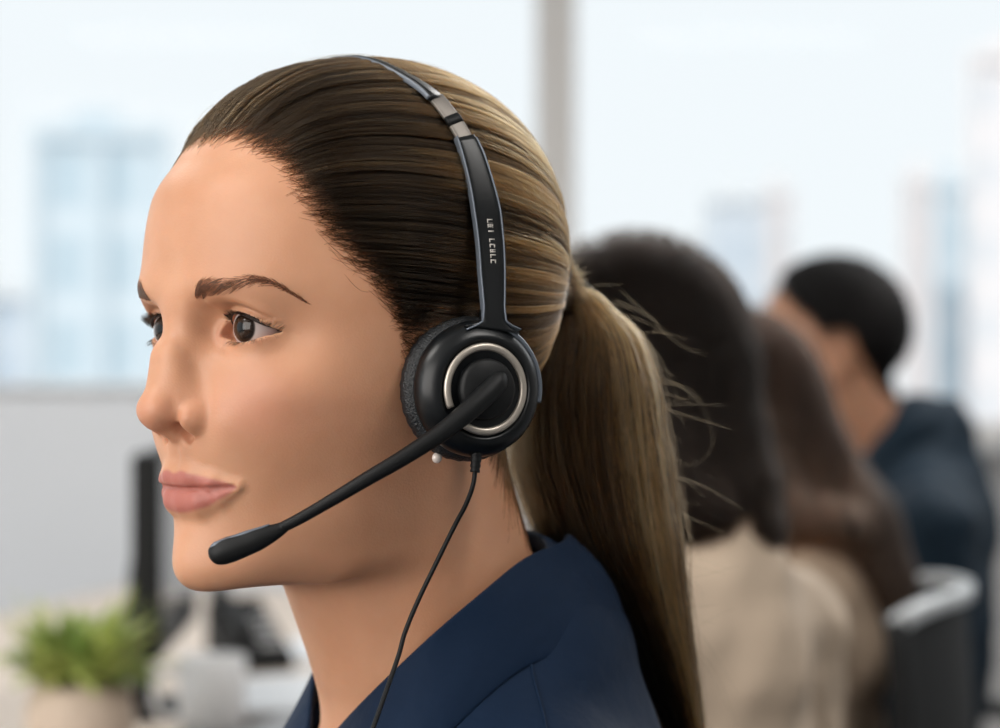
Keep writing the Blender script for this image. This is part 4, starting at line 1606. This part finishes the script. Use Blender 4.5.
M_skin2 = skin_mat('skin_tan', (0.50, 0.26, 0.155), (0.44, 0.21, 0.12), (0.42, 0.14, 0.12), (0.55, 0.22, 0.15))
M_cream = shirt_mat('cream_jacket', (0.55, 0.435, 0.33))
M_beige = shirt_mat('beige_jacket', (0.45, 0.34, 0.25))
M_dnavy = shirt_mat('dark_navy_shirt', (0.006, 0.018, 0.032))
M_trous = shirt_mat('charcoal_trousers', (0.03, 0.032, 0.038))
M_hb2 = pmat('black_brown_hair', (0.008, 0.0055, 0.0045), rough=0.6, noise=0.4, scale=50, spec=0.12)
M_hs2 = hair_mat('black_brown_strands', (0.007, 0.005, 0.004), (0.05, 0.03, 0.02), 0.38, 0.5)
M_hb3 = pmat('wavy_brown_hair', (0.035, 0.021, 0.014), rough=0.6, noise=0.5, scale=40, spec=0.3)
M_hs3 = hair_mat('wavy_brown_strands', (0.020, 0.012, 0.009), (0.26, 0.15, 0.10), 0.4, 0.6)
M_hb4 = pmat('black_short_hair', (0.004, 0.0035, 0.0035), rough=0.65, noise=0.3, scale=60, spec=0.1)
M_hs4 = hair_mat('black_short_strands', (0.004, 0.0035, 0.0035), (0.01, 0.009, 0.008), 0.45, 0.6)

worker((0.112, 2.10, 1.165), 78, -12, 'woman in a cream jacket with long dark straight hair, sitting behind the ponytailed woman', M_skin2, M_cream, M_trous,
       long_hair(M_hb2, M_hs2, 135, 2.0, 0.25, 21, fall=(0, 0)), lean=-46, drop=-150)
worker((0.262, 2.74, 1.116), 82, -6, 'woman in a beige jacket with long wavy brown hair, seated just before the man', M_skin2, M_beige, M_trous,
       long_hair(M_hb3, M_hs3, 235, 7.0, 0.6, 22, fall=(0, -112), mid=-52, side=0.5, spread=0.85), lean=-66)
worker((0.465, 3.32, 1.200), 84, 0, 'man with short black hair in a dark navy shirt, farthest in the row', M_skin2, M_dnavy, M_trous,
       short_hair(M_hb4, M_hs4, 23), 1.04, 1.14, lean=-104, drop=-148)

# ------------------------------------------------------------------ office chairs
M_cblk = pmat('chair_black_mesh', (0.005, 0.006, 0.007), rough=0.7, noise=0.2, scale=300, bump=0.3, bscale=700)
M_cgrey = pmat('chair_light_grey_rim', (0.62, 0.65, 0.67), rough=0.35, noise=0.04, coat=0.3)
M_chrome = pmat('chair_steel', (0.5, 0.5, 0.5), rough=0.25, metal=1.0, noise=0.02)


def office_chair(loc, rz, label, rim=None, bh=0.412):
    """seat faces local +Y"""
    r = empty('office_chair', loc, rz)
    tag(r, label, 'chair', 'office chairs of the row')
    # backrest shell, curved around the sitter, with a bright rim along its top
    nx, nz = 25, 15
    V = []
    for j in range(nz):
        z = 0.50 + bh * j / (nz - 1)
        hw = 0.205 + 0.02 * sin(pi * j / (nz - 1))
        for i in range(nx):
            a = -1 + 2 * i / (nx - 1)
            V.append((hw * a, -0.235 - 0.05 * (z - 0.5) + 0.075 * abs(a) ** 2.2 - 0.02 * sin(pi * (z - .5) / bh), z - 0.018 * abs(a) ** 6 * (j == nz - 1)))
    F = [[j * nx + i, j * nx + i + 1, (j + 1) * nx + i + 1, (j + 1) * nx + i] for j in range(nz - 1) for i in range(nx - 1)]
    b = link_obj('backrest', mesh_from('backrest', V, F), r, M_cblk)
    m = b.modifiers.new('t', 'SOLIDIFY'); m.thickness = 0.018
    top = np.array(V[(nz - 1) * nx:])
    v, f = ribbon(top * 1000, (0, 0, 1.0), 9, 11, 20)
    link_obj('backrest_rim', mesh_from('backrest_rim', v * 0.001, f), b, rim or M_cgrey)
    for sx in (-1, 1):
        side = np.array([V[j * nx + (0 if sx < 0 else nx - 1)] for j in range(nz)])
        v, f = tube_mesh(side, 0.011, 12, up=(0, 1, 0))
        link_obj('backrest_frame', mesh_from('backrest_frame', v, f), b, M_cblk)
    # seat
    bm = bmesh.new()
    bmesh.ops.create_cube(bm, size=1)
    for vv in bm.verts: vv.co = Vector((vv.co.x * 0.47, vv.co.y * 0.46 + 0.02, vv.co.z * 0.07 + 0.435))
    bmesh.ops.bevel(bm, geom=bm.edges[:], offset=0.03, segments=4, affect='EDGES')
    me = bpy.data.meshes.new('seat'); bm.to_mesh(me); bm.free()
    me.polygons.foreach_set('use_smooth', np.ones(len(me.polygons), dtype=bool))
    link_obj('seat', me, r, M_cblk)
    v, f = tube_mesh(catmull([(0, -0.05, 0.39), (0, -0.2, 0.39), (0, -0.29, 0.43), (0, -0.285, 0.56)], 20), 0.022, 14, up=(1, 0, 0))
    link_obj('back_support', mesh_from('back_support', v, f), r, M_cblk)
    v, f = lathe([(0.03, 0.10), (0.03, 0.27), (0.022, 0.27), (0.022, 0.38), (0.07, 0.385), (0.075, 0.40)], 24)
    link_obj('gas_column', mesh_from('gas_column', v, f), r, M_chrome)
    for sx in (-1, 1):
        v, f = tube_mesh(catmull([(0.20 * sx, 0.02, 0.40), (0.27 * sx, 0.02, 0.42), (0.275 * sx, 0.0, 0.55), (0.275 * sx, -0.02, 0.63)], 18), 0.015, 12, up=(0, 1, 0))
        ar = link_obj('armrest', mesh_from('armrest', v, f), r, M_cblk)
        box_obj('arm_pad', (0.275 * sx - 0.035, 0.275 * sx + 0.035, -0.13, 0.10, 0.63, 0.655), M_cblk, ar, 0.01)
    for k in range(5):
        a = 2 * pi * k / 5 + 0.3
        d = np.array([cos(a), sin(a), 0])
        v, f = tube_mesh(np.array([d * 0.02 + [0, 0, 0.11], d * 0.15 + [0, 0, 0.10], d * 0.29 + [0, 0, 0.075]]), [0.026, 0.02, 0.014], 12)
        lg = link_obj('base_arm', mesh_from('base_arm', v, f), r, M_cblk)
        v, f = lathe([(0.003, -0.022), (0.024, -0.022), (0.028, -0.015), (0.028, 0.015), (0.024, 0.022), (0.003, 0.022)], 20)
        R3 = np.array([[-d[1], d[0], 0], [0, 0, 1], [d[0], d[1], 0]])
        side = np.array([-d[1], d[0], 0])
        v = v[:, 2:3] * side + v[:, 0:1] * d + v[:, 1:2] * np.array([0, 0, 1.0]) + d * 0.29 + np.array([0, 0, 0.0285])
        link_obj('castor', mesh_from('castor', v, f), lg, M_blk_matt)
    return r


def hd(deg): return R(deg)


office_chair((0.165, 2.13, 0.0), hd(80), 'all-black office chair under the woman in the cream jacket', M_cblk, 0.29)
office_chair((-0.02, 1.17, 0.0), hd(70), 'black office chair under the ponytailed woman in the navy shirt', M_cblk)
office_chair((0.275, 2.72, 0.012), hd(80), 'black office chair with a light grey top rim behind the wavy haired woman')
office_chair((0.640, 3.42, 0.0), hd(84), 'black office chair the man in the dark navy shirt sits on')

# ------------------------------------------------------------------ desk and what stands on it
M_desk = pmat('pale_oak_desk', (0.66, 0.56, 0.47), rough=0.4, noise=0.06, scale=12)
M_white = pmat('white_gloss', (0.72, 0.73, 0.74), rough=0.35, noise=0.02)
DA = R(-14)
desk = empty('desk', (-0.62, 2.9, 0), DA)
tag(desk, 'long pale wooden desk in front of the row of workers', 'desk')
box_obj('desk_top', (-0.55, 0.27, -2.75, 1.7, 0.715, 0.74), M_desk, desk, 0.004)
for yy in (-2.65, -0.5, 1.6):
    for xx in (-0.48, 0.2):
        box_obj('leg', (xx - 0.025, xx + 0.025, yy - 0.025, yy + 0.025, 0, 0.715), M_white, desk, 0.004)
box_obj('cross_beam', (-0.16, -0.12, -2.6, 1.6, 0.66, 0.7149), M_white, desk, 0.003)


def at(pxx, d, z):
    return ((pxx - 500) / KPX * d, d, z)


def monitor(loc, rz, w, h, label, zb=0.10):
    r = empty('computer_monitor', loc, rz)
    tag(r, label, 'monitor', 'monitors on the desk')
    s = box_obj('monitor_case', (-w / 2, w / 2, -0.012, 0.022, zb, zb + h), M_blk_matt, r, 0.006)
    box_obj('screen', (-w / 2 + 0.010, w / 2 - 0.010, -0.0135, -0.0121, zb + 0.014, zb + h - 0.010), pmat('screen_glass', (0.05, 0.055, 0.06), rough=0.15, coat=0.6, noise=0.02), s)
    v, f = tube_mesh(np.array([(0, 0.03, 0.008), (0, 0.045, 0.08), (0, 0.035, zb + h * 0.4)]), 0.016, 12, up=(1, 0, 0))
    link_obj('stand', mesh_from('stand', v, f), r, M_blk_matt)
    v, f = lathe([(0.005, 0), (0.11, 0), (0.112, 0.004), (0.10, 0.009), (0.02, 0.012), (0.004, 0.012)], 40)
    link_obj('base', mesh_from('base', v + np.array([0, 0.03, 0]), f), r, M_blk_matt)
    return r


# seen nearly edge-on, screens turned to the workers on the right
monitor(at(170, 3.0, 0.74), R(92), 0.46, 0.245, 'black monitor seen edge-on just behind the woman\'s chin', 0.09)
# black desk phone farther along
ph = empty('desk_phone', at(250, 3.42, 0.74), R(30)); ph.scale = (0.62, 0.7, 1.15)
tag(ph, 'black desk phone on the desk, seen under the chin', 'phone')
v = np.array([(-.07, -.09, 0), (.07, -.09, 0), (.07, .09, 0), (-.07, .09, 0), (-.07, -.09, 0.02), (.07, -.09, 0.02), (.07, .09, 0.085), (-.07, .09, 0.085)])
pb = link_obj('phone_body', mesh_from('phone_body', v, [[3, 2, 1, 0], [4, 5, 6, 7], [0, 1, 5, 4], [1, 2, 6, 5], [2, 3, 7, 6], [3, 0, 4, 7]], False), ph, M_blk_matt)
bv = pb.modifiers.new('b', 'BEVEL'); bv.width = 0.006; bv.segments = 3
v, f = tube_mesh(catmull([(-.045, -.085, .045), (-.045, -.05, .062), (-.045, .04, .088), (-.045, .08, .092)], 16), [.018] * 4 + [.012] * 8 + [.018] * 4, 12, up=(1, 0, 0))
link_obj('handset', mesh_from('handset', v, f), ph, M_blk)
kb = []
for i in range(3):
    for j in range(4):
        vv, ff = box_vf(0.0 + i * .02, 0.014 + i * .02, -0.06 + j * .025, -0.045 + j * .025, 0.03 + j * .009, 0.036 + j * .009)
        kb.append((vv, ff))
v, f = join_vf(kb)
link_obj('keypad', mesh_from('keypad', v, f, False), ph, M_white)


def paper(loc, rz, w, l, label, n=6):
    th = 0.0012 * n
    V = []; F = []
    nx, ny = 9, 12
    for top in (0, 1):
        for j in range(ny):
            for i in range(nx):
                x = -w / 2 + w * i / (nx - 1); y = -l / 2 + l * j / (ny - 1)
                V.append((x, y, (th + 0.003 * (i / (nx - 1)) ** 3) if top else 0))
    o_ = nx * ny
    for j in range(ny - 1):
        for i in range(nx - 1):
            a = j * nx + i
            F.append([a + nx, a + nx + 1, a + 1, a]); F.append([o_ + a, o_ + a + 1, o_ + a + nx + 1, o_ + a + nx])
    ring = [i for i in range(nx)] + [j * nx + nx - 1 for j in range(1, ny)] + [(ny - 1) * nx + i for i in range(nx - 2, -1, -1)] + [j * nx for j in range(ny - 2, 0, -1)]
    for a, b in zip(ring, ring[1:] + ring[:1]): F.append([a, b, b + o_, a + o_])
    o = link_obj('paper_stack', mesh_from('paper_stack', V, F, False), None, pmat('paper', (0.74, 0.77, 0.80), rough=0.7, noise=0.02))
    o.location = loc; o.rotation_euler = (0, 0, rz)
    tag(o, label, 'papers', 'papers on the desk')
    return o


paper(at(300, 3.13, 0.7405), R(20), 0.21, 0.297, 'pale blue-white stack of papers in front of the desk phone')
paper(at(345, 3.62, 0.7405), R(-10), 0.21, 0.297, 'thin white paper stack right of the desk phone', 3)
# white mug
mg = empty('mug', at(212, 2.80, 0.74), R(200)); tag(mg, 'white mug on the desk beside the monitor', 'mug')
v, f = lathe([(0.028, 0), (0.036, 0.003), (0.040, 0.02), (0.041, 0.092), (0.039, 0.094), (0.037, 0.09), (0.036, 0.012), (0.001, 0.008)], 40)
link_obj('cup_body', mesh_from('cup_body', v, f), mg, M_white)
v, f = tube_mesh(catmull([(0.039, 0, 0.075), (0.062, 0, 0.078), (0.070, 0, 0.05), (0.058, 0, 0.024), (0.039, 0, 0.022)], 24), 0.005, 10, up=(0, 1, 0))
link_obj('handle', mesh_from('handle', v, f), mg, M_white)

# potted plant
pl = empty('potted_plant', at(80, 2.55, 0.74)); tag(pl, 'bushy green plant in a round beige pot on the near end of the desk', 'plant')
M_pot = pmat('beige_pot', (0.62, 0.50, 0.40), rough=0.7, noise=0.06, scale=60, bump=0.2)
v, f = lathe([(0.030, 0), (0.044, 0.004), (0.056, 0.03), (0.060, 0.06), (0.054, 0.088), (0.048, 0.096), (0.044, 0.096), (0.044, 0.088), (0.002, 0.086)], 48)
link_obj('pot', mesh_from('pot', v, f), pl, M_pot)


def leaf_mat(name, c0, c1):
    m, nt, b = new_mat(name)
    tc = nt.nodes.new('ShaderNodeTexCoord'); nz = nt.nodes.new('ShaderNodeTexNoise'); nz.inputs['Scale'].default_value = 18
    nt.links.new(tc.outputs['Object'], nz.inputs[0])
    rp = nt.nodes.new('ShaderNodeValToRGB'); rp.color_ramp.elements[0].position = 0.35; rp.color_ramp.elements[1].position = 0.65
    rp.color_ramp.elements[0].color = (*c0, 1); rp.color_ramp.elements[1].color = (*c1, 1)
    nt.links.new(nz.outputs['Fac'], rp.inputs[0]); nt.links.new(rp.outputs[0], b.inputs['Base Color'])
    b.inputs['Roughness'].default_value = 0.45; b.inputs['Subsurface Weight'].default_value = 0.15
    b.inputs['Subsurface Radius'].default_value = (0.5, 1, 0.2); b.inputs['Subsurface Scale'].default_value = 0.004
    return m


M_leaf = leaf_mat('green_leaves', (0.12, 0.20, 0.035), (0.52, 0.56, 0.16))
parts = []
rl = np.random.default_rng(5)
for _ in range(230):
    a = rl.uniform(0, 2 * pi); tilt = rl.uniform(0.15, 1.25); L = rl.uniform(0.045, 0.105) * (1.15 - 0.3 * tilt)
    base = np.array([cos(a), sin(a), 0]) * rl.uniform(0, 0.035) + np.array([0, 0, 0.092])
    out_ = np.array([cos(a), sin(a), 0])
    w = rl.uniform(0.008, 0.014)
    K = 7
    sd = np.array([-sin(a), cos(a), 0])
    V = []; F = []
    for k in range(K):
        t = k / (K - 1)
        ang_ = tilt * (0.6 + 0.9 * t)
        c = base + out_ * L * t * sin(ang_) + np.array([0, 0, 1]) * L * t * cos(ang_ * 0.85)
        ww = w * sin(pi * min(1, 0.12 + 0.88 * t)) ** 0.8 if k < K - 1 else 0.0004
        nrm = np.cross(sd, out_ * sin(ang_) + np.array([0, 0, cos(ang_)]))
        V += [c - sd * ww, c + nrm * 0.0022 * (ww / w), c + sd * ww, c - nrm * 0.0006]
    for k in range(K - 1):
        for q in range(4):
            q2 = (q + 1) % 4
            F.append([k * 4 + q, k * 4 + q2, (k + 1) * 4 + q2, (k + 1) * 4 + q])
    F.append([3, 2, 1, 0]); F.append([(K - 1) * 4 + q for q in range(4)])
    parts.append((V, F))
v, f = join_vf(parts)
link_obj('foliage', mesh_from('foliage', v, f), pl, M_leaf)
v, f = lathe([(0.001, 0.085), (0.043, 0.086), (0.042, 0.090), (0.001, 0.092)], 32)
link_obj('soil', mesh_from('soil', v, f), pl, pmat('soil', (0.05, 0.035, 0.025), rough=0.95, noise=0.3, scale=200))
